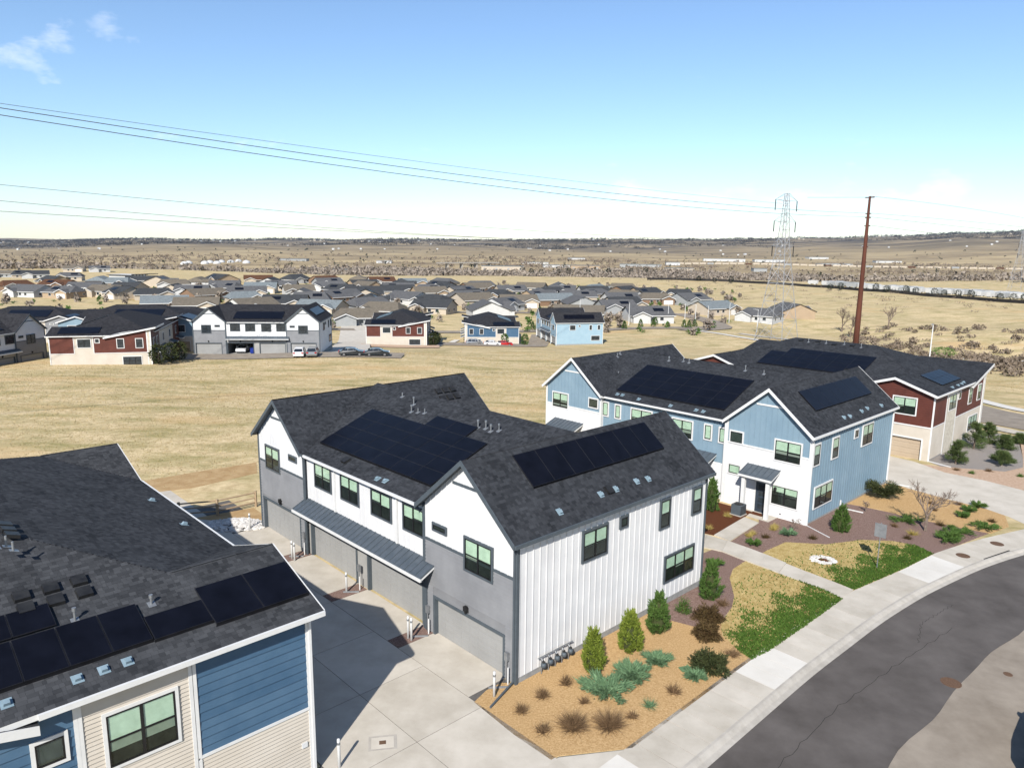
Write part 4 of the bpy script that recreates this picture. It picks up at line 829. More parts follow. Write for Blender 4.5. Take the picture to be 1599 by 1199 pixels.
for i, (x, y, h, r) in enumerate([(38.2,61.1,2.0,.8), (42.9,66.2,2.6,1.1), (45.8,68.7,2.1,1.0), (42.0,60.9,1.2,1.0), (45.9,66.4,1.4,.85), (48.7,68.5,1.1,.8)]):
    pine(x, y, h, r, ['pine nearest the corner of the red townhouse', 'largest pine beside the red townhouse wall', 'pine behind the largest one by the red townhouse', 'low broad pine on grey gravel in front of the others', 'slim dark pine at the right of the group', 'small pine at the far right by the road'][i])
RP = [(37.15,59.19),(37.89,58.35),(39.74,59.06),(41.51,57.72),(44,57)]
for i, (x, y) in enumerate(RP): bush('low_plant', x, y, .32, .35, 'juniper_dark' if i % 2 else 'dry_twig', 'small low plant in the gravel before the red townhouse, %s from the left' % ordn(i), 220, .03, .14, 'small plants before the red townhouse', dome=False)
# ------------------------------------------------------------------ grass
def inpoly(X, Y, P):
    c = np.zeros(X.shape, bool); n = len(P)
    for i in range(n):
        (x0, y0), (x1, y1) = P[i], P[(i+1) % n]; c ^= ((y0 > Y) != (y1 > Y)) & (X < (x1-x0)*(Y-y0)/(y1-y0+1e-12)+x0)
    return c
def lawn_grass(poly, name):
    P = np.array(poly); lo, hi = P.min(0), P.max(0); n = 60000; X = lo[0]+RNG.random(n)*(hi-lo)[0]; Y = lo[1]+RNG.random(n)*(hi-lo)[1]; k = inpoly(X, Y, poly); X, Y = X[k], Y[k]
    dw = curbdist(X, Y)-1.92; pat = np.sin(X*2.1+Y*.9)*np.sin(Y*1.7-X*1.3)+.5*np.sin(X*5.3)*np.sin(Y*4.7)
    pg = np.clip(1.25-dw/1.75+.45*pat, .03, 1)*(dw < 4.4); green = RNG.random(len(X)) < pg; keep = green | (RNG.random(len(X)) < .3); X, Y, green = X[keep], Y[keep], green[keep]
    for sel, m, nmn in ((green, 'grass_green', 'grass_green'), (~green, 'grass_straw', 'grass_straw')):
        x, y = X[sel], Y[sel]; q = len(x); C = np.stack([x, y, pz(x)+.005], -1); D = unit(np.stack([RNG.normal(size=q)*.55, RNG.normal(size=q)*.55, np.ones(q)], -1)); V, Fc = blades(C, D, (.10 if m == 'grass_green' else .05)*(.6+.8*RNG.random(q)), .085 if m == 'grass_green' else .05); tag(npmesh('lawn_grass', V, Fc, m), ('green grass' if m == 'grass_green' else 'straw-coloured dormant grass')+' on the '+name, 'grass', kind='stuff')
lawn_grass([(13.6,40.03),(15.34,38.05),(16.79,36.49),(17.24,35.5),(14.06,32.52),(11.86,30.49),(10.66,29.59),(10.3,30.21),(9.95,31.56),(10.15,32.7),(11.19,34.41),(11.66,35.64),(12.04,37.76),(12.57,38.93)], 'lawn strip beside the white townhouse')
lawn_grass([(14.96,41.2),(16.35,39.1),(17.8,37.33),(18.3,36.55),(22.32,39.3),(25.36,41.59),(24.96,42.85),(23.91,43.5),(21.99,43.59),(19.4,42.76),(17.01,42.99),(15.28,41.54)], 'lawn before the blue townhouse')
def in_frame(X, Y, ox, oy, rz, x0, x1, y0, y1):
    c, s = math.cos(rz), math.sin(rz); a = c*(X-ox)+s*(Y-oy); b = -s*(X-ox)+c*(Y-oy); return (a > x0) & (a < x1) & (b > y0) & (b < y1)
def field():
    n = 230000; u = RNG.random(n); r = 44+(170-44)*u**1.2; az = (RNG.random(n)-.5)*1.5; X = r*np.sin(az); Y = r*np.cos(az)
    bad = in_frame(X, Y, WX, WY, WR, -34, 14, -22, 14.5) | in_frame(X, Y, 19.35, 45.88, R(43.4-90), -25, 10, -12, 22) | in_frame(X, Y, 36, 61.6, R(43.6-90), -26, 22, -10, 16.5) | (curbdist(X, Y) < 3) | in_frame(X, Y, 52, 78, 0, -8, 45, -25, 25) | (RNG.random(n) < (r-95)/70)
    ok = ~bad; X, Y = X[ok], Y[ok]; q = len(X); Z = T(X, Y); pat = np.sin(X*.09+1.1)*np.sin(Y*.06+.4)+.6*np.sin(X*.23+Y*.11)*np.sin(Y*.19)+.5*RNG.normal(size=q)
    for sel, m in ((pat < .55, 'grass_straw'), (pat >= .55, 'grass_olive')):
        x, y, z = X[sel], Y[sel], Z[sel]; k = len(x); s = .16+.0034*np.hypot(x, y); D = unit(np.stack([RNG.normal(size=k)*.8+.3, RNG.normal(size=k)*.8, np.full(k, .55)], -1))
        V, Fc = blades(np.stack([x, y, z-.01], -1), D, s*(.16+.24*RNG.random(k)), s*.16); tag(npmesh('field_grass', V, Fc, m), ('straw-coloured' if m == 'grass_straw' else 'olive tinged')+' dry grass tufts across the open field', 'grass', kind='stuff')
field()
# ------------------------------------------------------------------ small things outside
def bollard(x, y, label, h=1.1):
    root = empty('bollard', (x, y, float(pz(x))), 0, label=label, cat='bollard', group='white bollards in the alley'); MB().lathe([(.055,-.1),(.055,h-.05),(.045,h-.01),(.02,h)], 10).build('post', 'white_trim', root, True); MB().lathe([(.058,h-.22),(.060,h-.2),(.060,h-.14),(.058,h-.12)], 10).build('sleeve', 'galv', root, True); return root
for (x, y), lb in zip([(-12.32,39.15),(-12.11,38.9),(-8.37,35.22),(-4.59,30.83),(-4.42,30.67),(-16.16,43.28),(-.57,26.55),(-5.75,22.35)], ['left bollard of the pair on the gravel after the first garage door', 'right bollard of the pair on the gravel after the first garage door', 'single bollard on the gravel strip between the middle garages', 'left bollard of the pair beside the near garage door', 'right bollard of the pair beside the near garage door', 'bollard beside the pale rock pile', 'bollard at the corner of the tan mulch by the near driveway', 'bollard at the foot of the navy townhouse corner']): bollard(x, y, lb)
def wpt(x, y): p = wl(x, y); return p
def utility(x, label):
    px, py = wpt(x, -.12); root = empty('utility_riser', (px, py, float(pz(px))), WR, label=label, cat='utility pipe', group='utility risers by the garages')
    MB().box(-.09, .09, -.06, .06, .95, 1.3).build('meter_box', 'galv', root); MB().tube((0, 0, -.1), (0, 0, .96), .03, .03, 8).build('conduit', 'galv', root); MB().tube((.2, -.1, 0), (.2, -.1, .75), .03, .03, 8).build('riser_pipe', 'white_trim', root); MB().tube((.35, -.25, .02), (-.1, -.9, .06), .05, .05, 6).build('splash_pipe', 'galv', root); return root
for x, lb in ((-5.75, 'grey utility conduit and meter beside the near garage'), (-11.6, 'grey utility conduit between the middle garages'), (-17.45, 'grey utility conduit beside the far garage'), (-.42, 'grey utility conduit at the near corner of the white townhouse')): utility(x, lb)
for i in range(5):
    px, py = wl(.28, 1.35+i*.42); root = empty('gas_meter', (px, py, float(pz(px))), WR, label='grey gas meter at the foot of the white wall, %s from the corner' % ordn(i), cat='gas meter', group='gas meters on the white wall')
    MB().lathe([(.02,.36),(.10,.37),(.12,.41),(.12,.50),(.09,.54),(.03,.56)], 10).build('meter_body', 'slate_trim', root, True); MB().tube((-.12, 0, -.1), (-.12, 0, .8), .025).build('riser_pipe', 'galv', root); MB().tube((-.12, -.2, .78), (-.12, .24, .78), .028).build('manifold', 'galv', root); MB().tube((-.12, 0, .72), (.02, 0, .54), .022).build('elbow', 'galv', root); MB().lathe([(.05,0),(.07,.02),(.05,.08)], 8, (.0, .0, .56)).build('regulator', 'black_metal', root)
r_ = empty('air_conditioner', (15.5,47.75,float(pz(15.5))), R(43.4), label='dark grey air conditioner unit on the brown mulch beside the front door', cat='air conditioner')
MB().box(-.36, .36, -.36, .36, .06, .74).build('cabinet', 'slate_trim', r_); MB().lathe([(.30,.74),(.31,.76),(.06,.77)], 16).build('fan_grille', 'black_metal', r_); MB().box(-.42, .42, -.42, .42, -.1, .06).build('base_pad', 'concrete_curb', r_)
for k in range(7): MB().box(-.37, .37, -.372, -.362, .12+k*.085, .15+k*.085).build('louvre', 'black_metal', r_)
r_ = empty('street_sign', (20.95,39.5,float(pz(20.95))), R(-42), label='street sign seen from behind on a thin post in the lawn', cat='sign'); MB().tube((0, 0, -.2), (0, 0, 2.7), .03, .03, 6).build('post', 'galv', r_); MB().box(-.31, .31, -.045, -.03, 1.85, 2.65).build('sign_panel', 'galv', r_)
def rocks(n, cx, cy, rx, ry, size, ring=None):
    V = []; Fc = []; ico = [(0,0,1),(.89,0,.45),(.28,.85,.45),(-.72,.53,.45),(-.72,-.53,.45),(.28,-.85,.45),(.72,.53,-.45),(-.28,.85,-.45),(-.89,0,-.45),(-.28,-.85,-.45),(.72,-.53,-.45),(0,0,-1)]
    fi = [(0,1,2),(0,2,3),(0,3,4),(0,4,5),(0,5,1),(1,6,2),(2,7,3),(3,8,4),(4,9,5),(5,10,1),(6,7,2),(7,8,3),(8,9,4),(9,10,5),(10,6,1)]; out = []
    for k in range(n):
        a = RNG.random()*6.283; q = math.sqrt(RNG.random()) if ring is None else ring+(1-ring)*RNG.random(); x, y = cx+rx*q*math.cos(a), cy+ry*q*math.sin(a); s = size*(.5+RNG.random()); z = float(pz(x))+.02+(.16*(1-q*q) if ring is None else .02); b = len(V); j = RNG.normal(size=(12, 3))*.16
        for p, d in zip(ico, j): V.append((x+(p[0]+d[0])*s, y+(p[1]+d[1])*s*.8, z+(p[2]+d[2])*s*.55))
        Fc += [(b+f[0], b+f[1], b+f[2]) for f in fi]
    return V, Fc
V, Fc = rocks(420, -17.3, 44.0, 1.9, 1.15, .12); tag(npmesh('rock_pile', V, Fc, 'white_rock'), 'pale loose rocks heaped beside the split-rail fence', 'rocks', kind='stuff')
V, Fc = rocks(150, 18.25, 40.35, .72, .62, .085, .45); tag(npmesh('rock_ring', V, Fc, 'white_rock'), 'ring of white stones in the lawn before the blue townhouse', 'rocks', kind='stuff')
sheet('tree_well', [(18.25+.36*math.cos(a*.6), 40.35+.3*math.sin(a*.6)) for a in range(10)], 'brown_mulch', .03)
fr_ = empty('split_rail_fence', (-17.2, 47.4, float(pz(-17.2))), 0, label='wooden split-rail fence between the white townhouse and the dry field', cat='fence'); FP = [(0,0),(-1.9,-1.75),(-4.1,-2.4),(-6.4,-4.2),(-8.6,-6.3)]
for i, (x, y) in enumerate(FP):
    MB().box(x-.07, x+.07, y-.07, y+.07, -.3, 1.12).build('post', 'fence_wood', fr_)
    if i: 
        for z in (.32, .66, 1.0): MB().tube((FP[i-1][0], FP[i-1][1], z+random.uniform(-.02, .02)), (x, y, z+random.uniform(-.02, .02)), .055, .05, 5).build('rail', 'fence_wood', fr_)
for (x, y, r, lb) in ((30.33,43.38,.34,'rusty round manhole cover on the sidewalk, farther of two'), (27.04,41.44,.34,'rusty round manhole cover on the sidewalk, nearer of two'), (18.69,28.35,.36,'brown manhole cover on the seam of the two asphalts'), (21.58,29.07,.16,'small round valve cover in the light asphalt')):
    road = curbdist(np.array([x]), np.array([y]))[0] < 0; z = float(pz(x))+(-.135 if road else .012); o = MB().lathe([(r*1.12,-.05),(r*1.12,.004),(r,.005),(r,.010)], 20, (x, y, z)).build('manhole_cover', 'iron'); tag(o, lb, 'manhole cover', 'round covers in the pavement')
o = MB().box(-.25, .25, -.17, .17, -.05, .05).build('valve_box', 'juniper_blue'); o.location = (7.55,28.75,float(pz(7.5))); o.rotation_euler = (0, 0, .3); tag(o, 'green plastic valve box lid in the tan mulch', 'valve box')
o = MB().box(-1.9, 1.9, -.02, .06, -.16, .0).build('storm_inlet', 'dark'); o.location = (28.75,41.38,float(pz(28.7))+.018); o.rotation_euler = (0, 0, R(29)); tag(o, 'dark slot of the storm drain inlet in the curb', 'storm drain')
cv = empty('alley_cover', (-4.5,23.65,float(pz(-4.5))+.014), R(10), label='square concrete cover plate set in the alley pavement', cat='cover plate'); MB().box(-.5, .5, -.4, .4, -.05, .004).build('frame', 'concrete_curb', cv); MB().box(-.4, .4, -.3, .3, .003, .010).build('plate', 'concrete', cv); MB().box(-.12, .12, -.1, .1, .009, .016).build('lid', 'iron', cv)

# ------------------------------------------------------------------ cars
mat('paint_black', (.006,.007,.009), (.009,.010,.012), rough=.18, spec=.6); mat('paint_white', (.72,.72,.72), (.76,.76,.76), rough=.2, spec=.5); mat('paint_silver', (.30,.31,.32), (.34,.35,.36), rough=.25, metal=.5, spec=.5); mat('paint_red', (.42,.012,.015), (.48,.02,.02), rough=.2, spec=.5); mat('paint_dark', (.02,.025,.03), (.03,.035,.04), rough=.2, spec=.5)
mat('car_glass', (.01,.014,.018), (.02,.026,.032), rough=.05, spec=.8); mat('tyre', (.012,.012,.012), (.02,.02,.02), rough=.9); mat('rim', (.3,.3,.31), (.4,.4,.41), rough=.35, metal=.7); mat('tail_light', (.35,.008,.006), (.45,.012,.01), rough=.2, spec=.6); mat('head_light', (.6,.62,.65), (.7,.7,.72), rough=.1, spec=.7)
def car(x, y, z, rz, paint, label, suv=True, group=None):
    root = empty('parked_car', (x, y, z), rz, label=label, cat='car', group=group); hr = 1.68 if suv else 1.45; w = .92
    prof = [(-2.25,.32),(-2.3,.62),(-2.24,.98),(-2.12,1.06 if suv else .98),(-1.78,hr-.1),(-1.3,hr),(.3,hr-.01),(.72,hr-.16),(1.22,1.06),(2.05,.92),(2.26,.74),(2.3,.45),(2.2,.3)] if suv else [(-2.25,.32),(-2.3,.6),(-2.24,.92),(-1.75,1.0),(-1.05,hr-.06),(-.6,hr),(.2,hr),(.55,hr-.1),(1.15,.98),(2.0,.86),(2.26,.7),(2.3,.42),(2.2,.3)]
    def hw(z): return w-.02 if z < .5 else (w if z < 1.0 else w-.24*(z-1.0)/(hr-1.0))
    b = MB(); n = len(prof); b.add([(px, s*hw(pz_), pz_) for s in (-1, 1) for px, pz_ in prof], [tuple(range(n-1, -1, -1)), tuple(range(n, 2*n))]+[(i, (i+1) % n, n+(i+1) % n, n+i) for i in range(n)])
    b.build('body', paint, root)
    gl = lambda pts, nm_='side_window': MB().poly(pts).build(nm_, 'car_glass', root)
    zt, zb_ = hr-.13, 1.06
    for s in (-1, 1):
        for xa, xb, xc, xd in ((-1.75,-.72,-.72,-1.45), (-.62,.25,.2,-.62), (.32,1.05,.55,.3)): gl([(xa, s*(hw(zb_)+.006), zb_), (xb, s*(hw(zb_)+.006), zb_), (xc, s*(hw(zt)+.006), zt), (xd, s*(hw(zt)+.006), zt)])
        MB().box(.78, .98, s*w, s*(w+.2), 1.02, 1.18).build('side_mirror', paint, root)
        for nm_, xx, zz, m_ in (('tail_light', -2.29, .86, 'tail_light'), ('head_light', 2.2, .74, 'head_light')): MB().box(xx-.06, xx+.06, s*.55, s*.88, zz-.09, zz+.12).build(nm_, m_, root)
        for xx in (-1.38, 1.38):
            t = MB(); t.tube((xx, s*(w-.22), .34), (xx, s*(w+.01), .34), .34, .34, 18); wh = t.build('wheel', 'tyre', root); MB().tube((xx, s*(w-.02), .34), (xx, s*(w+.018), .34), .21, .2, 14).build('rim', 'rim', wh)
    k = .012; p0, p1 = (prof[3], prof[4]) if suv else (prof[3], prof[4]); f0, f1 = prof[8], prof[7]
    gl([(p0[0]-k, -hw(p0[1])*.88, p0[1]+.03), (p0[0]-k, hw(p0[1])*.88, p0[1]+.03), (p1[0]-k, hw(p1[1])*.9, p1[1]), (p1[0]-k, -hw(p1[1])*.9, p1[1])], 'rear_window'); gl([(f0[0]+k, -hw(f0[1])*.88, f0[1]+.03), (f0[0]+k, hw(f0[1])*.88, f0[1]+.03), (f1[0]+k, hw(f1[1])*.9, f1[1]), (f1[0]+k, -hw(f1[1])*.9, f1[1])], 'windshield')
    return root
car(20.0,23.45,float(pz(19))-.135,R(47),'paint_black','black car parked on the light asphalt at the lower right edge')
def words(n):
    ten = ['', '', 'twenty', 'thirty', 'forty', 'fifty', 'sixty', 'seventy', 'eighty', 'ninety']; low = ['', 'first', 'second', 'third', 'fourth', 'fifth', 'sixth', 'seventh', 'eighth', 'ninth', 'tenth', 'eleventh', 'twelfth', 'thirteenth', 'fourteenth', 'fifteenth', 'sixteenth', 'seventeenth', 'eighteenth', 'nineteenth']
    h = 'hundred and ' if n > 100 else ''; m = n % 100 if n > 100 else n
    if n == 100: return 'hundredth'
    return h+(low[m] if m < 20 else (ten[m//10][:-1]+'ieth' if m % 10 == 0 else ten[m//10]+'-'+low[m % 10]))
# ------------------------------------------------------------------ townhouses across the field
GARS = [(-5.3,-.74,2.05,0), (-11.05,-6.45,2.05,0), (-16.9,-12.25,2.05,0), (-22.6,-18.02,2.05,0)]
WF = [(-3.9,-2.1,3.84,5.42), (-5.45,-4.5,5.0,5.4,dict(cols=1, rail=False)), (-21.5,-19.7,3.9,5.5), (-19.08,-18.1,5.1,5.5,dict(cols=1, rail=False))]
WM = [(-16.35,-14.5,4.28,5.7), (-13.6,-11.76,4.28,5.7), (-10.68,-8.85,4.24,5.7), (-7.94,-6.2,4.26,5.7)]
WSd = [(3.86,5.62,4.02,5.5), (6.44,7.08,4.9,5.5,dict(cols=1, rail=False)), (9.56,10.46,4.02,5.5,dict(cols=1)), (12.0,12.9,4.08,5.5,dict(cols=1)), (10.16,12.82,1.04,2.5,dict(cols=3))]
def far_g(label, ox, oy, oz, rot, C, **k):
    h = gabled('gabled_townhouse', label, ox, oy, oz, R(rot), 23.03, 6.1, 5.9, 13.73, C, near=False, group='townhouses across the field', gar=GARS, wins_front=WF, wins_mid=WM, wins_side=WSd, **k)
    canopy(h['root'], h['FM'], -17.0, -5.6, 3.38, 2.95, .8); rt = h['roof']
    for pl, x, y, du, dv in ((h['PMf'], -11.5, 2.4, 9, 3.0), (h['PRr'], -1.6, 7, 9, 1.7)): solar(rt, pl, x, y, du, dv)
    for x in (-3.05,-8.75,-14.55,-20.3): wall_lamp(h['root'], h['F0'] if x > -6 or x < -17 else h['FM'], x, 2.4)
    return h
F1 = far_g('white and grey townhouse across the field with one garage standing open', -36.2, 137.5, -2.75, 4.5, CW, opened=2)
mat('bin_blue', (.01,.03,.22), (.015,.04,.28), rough=.4)
def fw(x, y): c, s = math.cos(R(4.5)), math.sin(R(4.5)); return (-36.2+c*x-s*y, 137.5+s*x+c*y)
car(*fw(-14.9, 3.2), -2.74, R(4.5-90), 'paint_white', 'white car inside the open garage across the field', False)
bn = empty('trash_bin', (*fw(-12.7, .9), -2.75), 0, label='blue wheeled bin at the open garage across the field', cat='bin'); MB().box(-.3, .3, -.35, .35, .1, 1.0).build('body', 'bin_blue', bn); MB().box(-.33, .33, -.38, .38, 1.0, 1.08).build('lid', 'bin_blue', bn)
CLB = dict(upper='light_blue', lower='light_blue', trim='white_trim', wtrim='white_trim')
far_g('pale blue townhouse across the field with garages on its left side', 12.2, 205, -9.3, math.degrees(math.atan2(3, 13.9))-90, CLB)
far_g('shaded white and grey townhouse at the left edge of the picture', -79.5, 124.5, -3.0, 80, CW)
far_g('grey and white townhouse behind the one with the open garage', -46.0, 168, -6.0, 4.5, CW)
WE = [(4.05,6.15,3.84,5.36), (6.65,7.4,4.58,5.36,dict(cols=1, rail=False)), (9.85,11.0,3.67,5.3,dict(cols=1)), (12.65,13.85,3.67,5.3,dict(cols=1)), (10.55,13.5,.85,2.4,dict(cols=3))]
def ZN(u, l): return [('lap', .1, 3.6, 2.95, 9, u), ('lap', 6.45, 14.4, 2.95, 9, u), ('stone', 14.45, 15.0, -.2, 9, 'stone')]
def far_s(label, ox, oy, oz, rot, u, l, mir=1):
    h = shed_house('shed_roof_townhouse', label, ox, oy, oz, R(rot), dict(upper=u, lower=l, trim='white_trim', door='door_tan'), near=False, mir=mir, ys=8.0, ksh=.2, group='townhouses across the field', gar=[(-5.3,-.9,2.0,0), (-11.2,-6.9,2.0,0), (-17.4,-12.9,2.0,0), (-23.7,-19,2.0,0)],
        wins_front=[(-3.5,-1.6,3.8,5.3), (-5.4,-4.5,4.9,5.3,dict(cols=1, rail=False)), (-15,-13,4,5.4), (-10.8,-8.8,4,5.4), (-22.8,-20.9,3.8,5.3), (-20,-19,4.9,5.3,dict(cols=1, rail=False))], wins_side=WE, zones=ZN(u, l))
    solar(h['roof'], h['PRr'], -1.5, mir*4.2, 6.0, 2.4); solar(h['roof'], h['PM'], -11, mir*3.6, 9, 4.0)
    for x in (-2.5, -9.4, -15.4, -21.6): o = canopy(h['root'], Fac('y', mir*15.0, mir), x-1.2, x+1.2, 3.2, 2.8, 1.2)
    for x in (-4.5, -2, -9.5, -15, -21): window(h['root'], Fac('y', mir*15.0, mir), x-.6, x+.6, 3.7, 5.2, far=True, cols=1)
    return h
far_s('dark red and beige townhouse across the field with its end wall facing us, left', -73.9, 116.4, -3.1, 14.2-90, 'red_siding', 'beige_siding')
far_s('smaller looking dark red and beige townhouse across the field, left of the white path', -36.4, 182, -7.7, 4-90, 'red_siding', 'beige_siding')
far_s('navy and cream townhouse across the field behind three parked cars', 1.8, 204, -10.1, 4-90, 'navy_siding', 'beige_siding', -1)
far_s('blue gabled townhouse behind the dark red one at the left', -62.5, 144, -3.4, 10, 'blue_siding', 'beige_siding')
far_s('dark roofed townhouse second behind the dark red one at the left', -70, 176, -6.4, 10, 'grey_siding', 'warm_grey')
far_s('dark roofed townhouse farthest left behind the blue gabled one', -100, 168, -6.0, 10, 'grey_siding', 'beige_siding')
for x, y, rz, p, lb, sv in ((-38.3,131.6,98,'paint_white','white car parked below the open garage, left of two',True), (-36.0,131.8,98,'paint_silver','silver car parked below the open garage, right of two',True), (-29,132.0,8,'paint_dark','dark car parked at the far edge of the field, left of two',False), (-24.5,132.2,8,'paint_dark','dark car parked at the far edge of the field, right of two',False), (-10.2,195.5,4,'paint_silver','silver car before the navy and cream townhouse',True), (-5.4,195.7,4,'paint_white','white car before the navy and cream townhouse',False), (-2.2,196.4,4,'paint_red','red car before the navy and cream townhouse',False)): car(x, y, tz(x, y)+.14, R(rz), p, lb, sv, 'cars parked across the field')
drape('road', [(-75,130),(-58,132),(-40,133),(-20,133.5)], 6.5, 'asphalt_old', .10); drape('driveway', [(-31,135),(-33.5,150),(-39,178),(-46.5,215),(-54,250)], 8.5, 'concrete', .16, 60); drape('gravel_strip', [(-37,178.2),(-28,179.2),(-18,180)], 4.5, 'pink_gravel', .16); drape('gravel_strip', [(-15,198.6),(-5,199.4),(3,200.2)], 3.0, 'pink_gravel', .16); drape('road', [(-20,193),(-4,195),(6,198),(7.5,212),(9,232)], 6, 'asphalt_old', .12); drape('path', [(-19.5,186),(-18,198),(-16,212)], 1.8, 'concrete_new', .14)
drape('road', [(60,255),(78,272),(80,300),(74,330)], 8, 'asphalt_old', .15); drape('path', [(78,252),(92,222),(108,196),(128,178),(160,165)], 2.4, 'concrete', .15); drape('path', [(60,262),(70,246),(82,214),(95,182),(110,160),(140,140)], 2.0, 'concrete_new', .15)
drape('road', [(-160,345),(-90,330),(-20,318),(40,315),(75,330)], 7, 'asphalt_old', .2); drape('road', [(-110,270),(-60,236),(0,238),(40,262),(75,272)], 6, 'asphalt_old', .18)

# ------------------------------------------------------------------ ranch houses of the far neighbourhood
for nme, a in (('grey', (.115,.115,.118)), ('tan', (.165,.142,.112)), ('brown', (.11,.055,.032)), ('dark', (.055,.058,.062)), ('pale', (.19,.215,.225))): mat('ranch_roof_'+nme, tuple(x*.8 for x in a), tuple(x*1.2 for x in a), rough=.95, scale=1.2, spec=.1)
for nme, a in (('beige', (.50,.43,.34)), ('white', (.56,.56,.55)), ('tan', (.40,.30,.20)), ('grey', (.33,.34,.34)), ('brown', (.22,.14,.09))): mat('ranch_wall_'+nme, a, tuple(x*1.12 for x in a), rough=.8, scale=.6)
HOUSES = [(-286.5,426.8),(-268,438.2),(-416.1,610.0),(-394.0,597.8),(-373.2,580.7),(-285.5,462),(-309.2,518.6),(-407.9,692.4),(-385.0,692.4),(-264.5,476),(-240,417.1),(-223.7,469.9),(-203,479.7),(-198.5,505),(-176,513.3),(-180,371.2),(-170.4,394),(-154,370),(-165.3,429.0),(-145.1,427.2),(-250.8,386.2),(-229.4,380),(-213,389.1),(-197,375),(-155,530),(-134,528.0),(-122.5,490.3),(-112.4,541),(-92.0,518.0),(-70.0,515.8),(-48.8,522.4),(-142,455),(-117.3,405.0),(-98.8,428),(-81.7,404.6),(-66.4,424.6),(-50,437),(-46.2,408),(-30.0,425),(-127.1,349.9),(-108.1,378.5),(-84.8,362),(-53.8,256),(-98.6,321.2),(-24.5,401),(-8.2,399.0),(-1.6,451.1),(2.4,356.3),(30.3,473.6),(20.2,372),(31.0,346),(47.8,438.3),(64.6,427.3),(79.2,446),(97.2,433.9),(51.9,352),(53.5,293.4),(76.4,400),(94.7,398.1),(91.8,339.7),(106,316),(124.4,330)]
rx = random.Random(5)
for _ in range(4000):
    a_, y_ = rx.uniform(-.50, .16), rx.uniform(290, 500); x_ = y_*math.tan(a_)
    if len(HOUSES) < 108 and all(math.hypot(x_-p, y_-q) > 21 for p, q in HOUSES) and not (abs(y_-318+.14*x_) < 9) and not (abs(x_-77) < 14 and y_ < 345) and not (-250 < x_ < -150 and y_ < 360): HOUSES.append((round(x_, 1), round(y_, 1)))
def ranch(x, y, rz, w, d, rc, wc, label, k, far):
    z = min(tz(x+a, y+b) for a in (-6, 6) for b in (-6, 6)); h = 3.1; root = empty('ranch_house', (x, y, z+.3), rz, label=label, cat='house', group='ranch houses of the far neighbourhood'); W_ = 'ranch_wall_'+wc; Rf = 'ranch_roof_'+rc; ov = .6; sl = .42
    gx = (w/2-3.6)*(1 if k % 2 else -1); gw = 3.4; gd = 2.2; zr = h+sl*d/2; zg = h+sl*gw
    b = MB(); b.box(-w/2, w/2, -d/2, d/2, -2.5, h)
    for s in (-1, 1): b.poly([(s*w/2, -d/2, h), (s*w/2, d/2, h), (s*(w/2-(2.2 if k % 3 == 0 else 0)), 0, zr-.1)])
    b.build('wall', W_, root); g = MB(); g.box(gx-gw, gx+gw, -d/2-gd, -d/2+.1, -2.5, h); g.poly([(gx-gw, -d/2-gd, h), (gx+gw, -d/2-gd, h), (gx, -d/2-gd, zg-.05)]); g.build('gable_wall', 'ranch_wall_white' if k % 4 == 0 else W_, root)
    ri = 2.2+ov if k % 3 == 0 else 0; e = h-sl*ov; r = MB(); X = w/2+ov; Y = d/2+ov
    r.add([(-X, -Y, e), (X, -Y, e), (X-ri, 0, zr), (-X+ri, 0, zr), (-X, Y, e), (X, Y, e)], [(0, 1, 2, 3), (5, 4, 3, 2), (1, 5, 2), (4, 0, 3)] if ri else [(0, 1, 2, 3), (5, 4, 3, 2)])
    yb = -d/2+(zg-h)/sl; r.add([(gx-gw-ov, -d/2-gd-ov, e), (gx, -d/2-gd-ov, zg), (gx, yb, zg), (gx-gw-ov, -Y, e), (gx+gw+ov, -d/2-gd-ov, e), (gx+gw+ov, -Y, e)], [(0, 1, 2, 3), (1, 4, 5, 2)])
    ro = r.build('roof', Rf, root); edge_board(ro, [(gx-gw-ov, -d/2-gd-ov, e), (gx, -d/2-gd-ov, zg), (gx+gw+ov, -d/2-gd-ov, e)], .3, (0, -.05, 0), 'white_trim', 'rake_board', -.05); edge_board(ro, [(-X, -Y, e), (X, -Y, e)], .25, (0, -.05, 0), 'white_trim', 'gutter')
    F = Fac('y', -d/2-gd, -1); MB().box(gx-2.5, gx+2.5, -d/2-gd-.05, -d/2-gd+.05, 0, 2.2).build('garage_door', 'white_trim' if k % 2 else W_, root)
    F2_ = Fac('y', -d/2, -1); s = -1 if gx > 0 else 1
    for q in (1.8, 5.2): 
        a = gx+s*(gw+q)
        if abs(a) < w/2-1: window(root, F2_, a-.8, a+.8, .9, 2.3, far=True)
    FSd = Fac('x', w/2, 1)
    for yy in (-d/4, d/5): window(root, FSd, yy-.7, yy+.7, .9, 2.2, far=True, cols=1)
    if k % 5 in (1, 3): 
        pl = Plane((0, -Y, e), 0, sl); solar(ro, pl, (-1 if gx > 0 else 1)*w*.2, -d*.22, 4.2, 2.6)
    return root
rows = {0: 'nearest', 1: 'second', 2: 'third', 3: 'farthest'}; rcs = ['grey', 'dark', 'tan', 'grey', 'dark', 'grey', 'pale', 'tan', 'dark', 'grey']; wcs = ['beige', 'white', 'tan', 'grey', 'beige', 'white', 'brown', 'beige']
info = []
for i, (x, y) in enumerate(HOUSES):
    row = 0 if y < 365 else 1 if y < 425 else 2 if y < 480 else 3; rc = rcs[(i*7+3) % 10]; wc = wcs[(i*5+1) % 8]
    if i in (0, 1): rc, wc = 'brown', 'brown'
    if i in (14, 25, 28): rc = 'brown'
    info.append((row, rc, x/y, i, x, y, wc))
cnt = {}
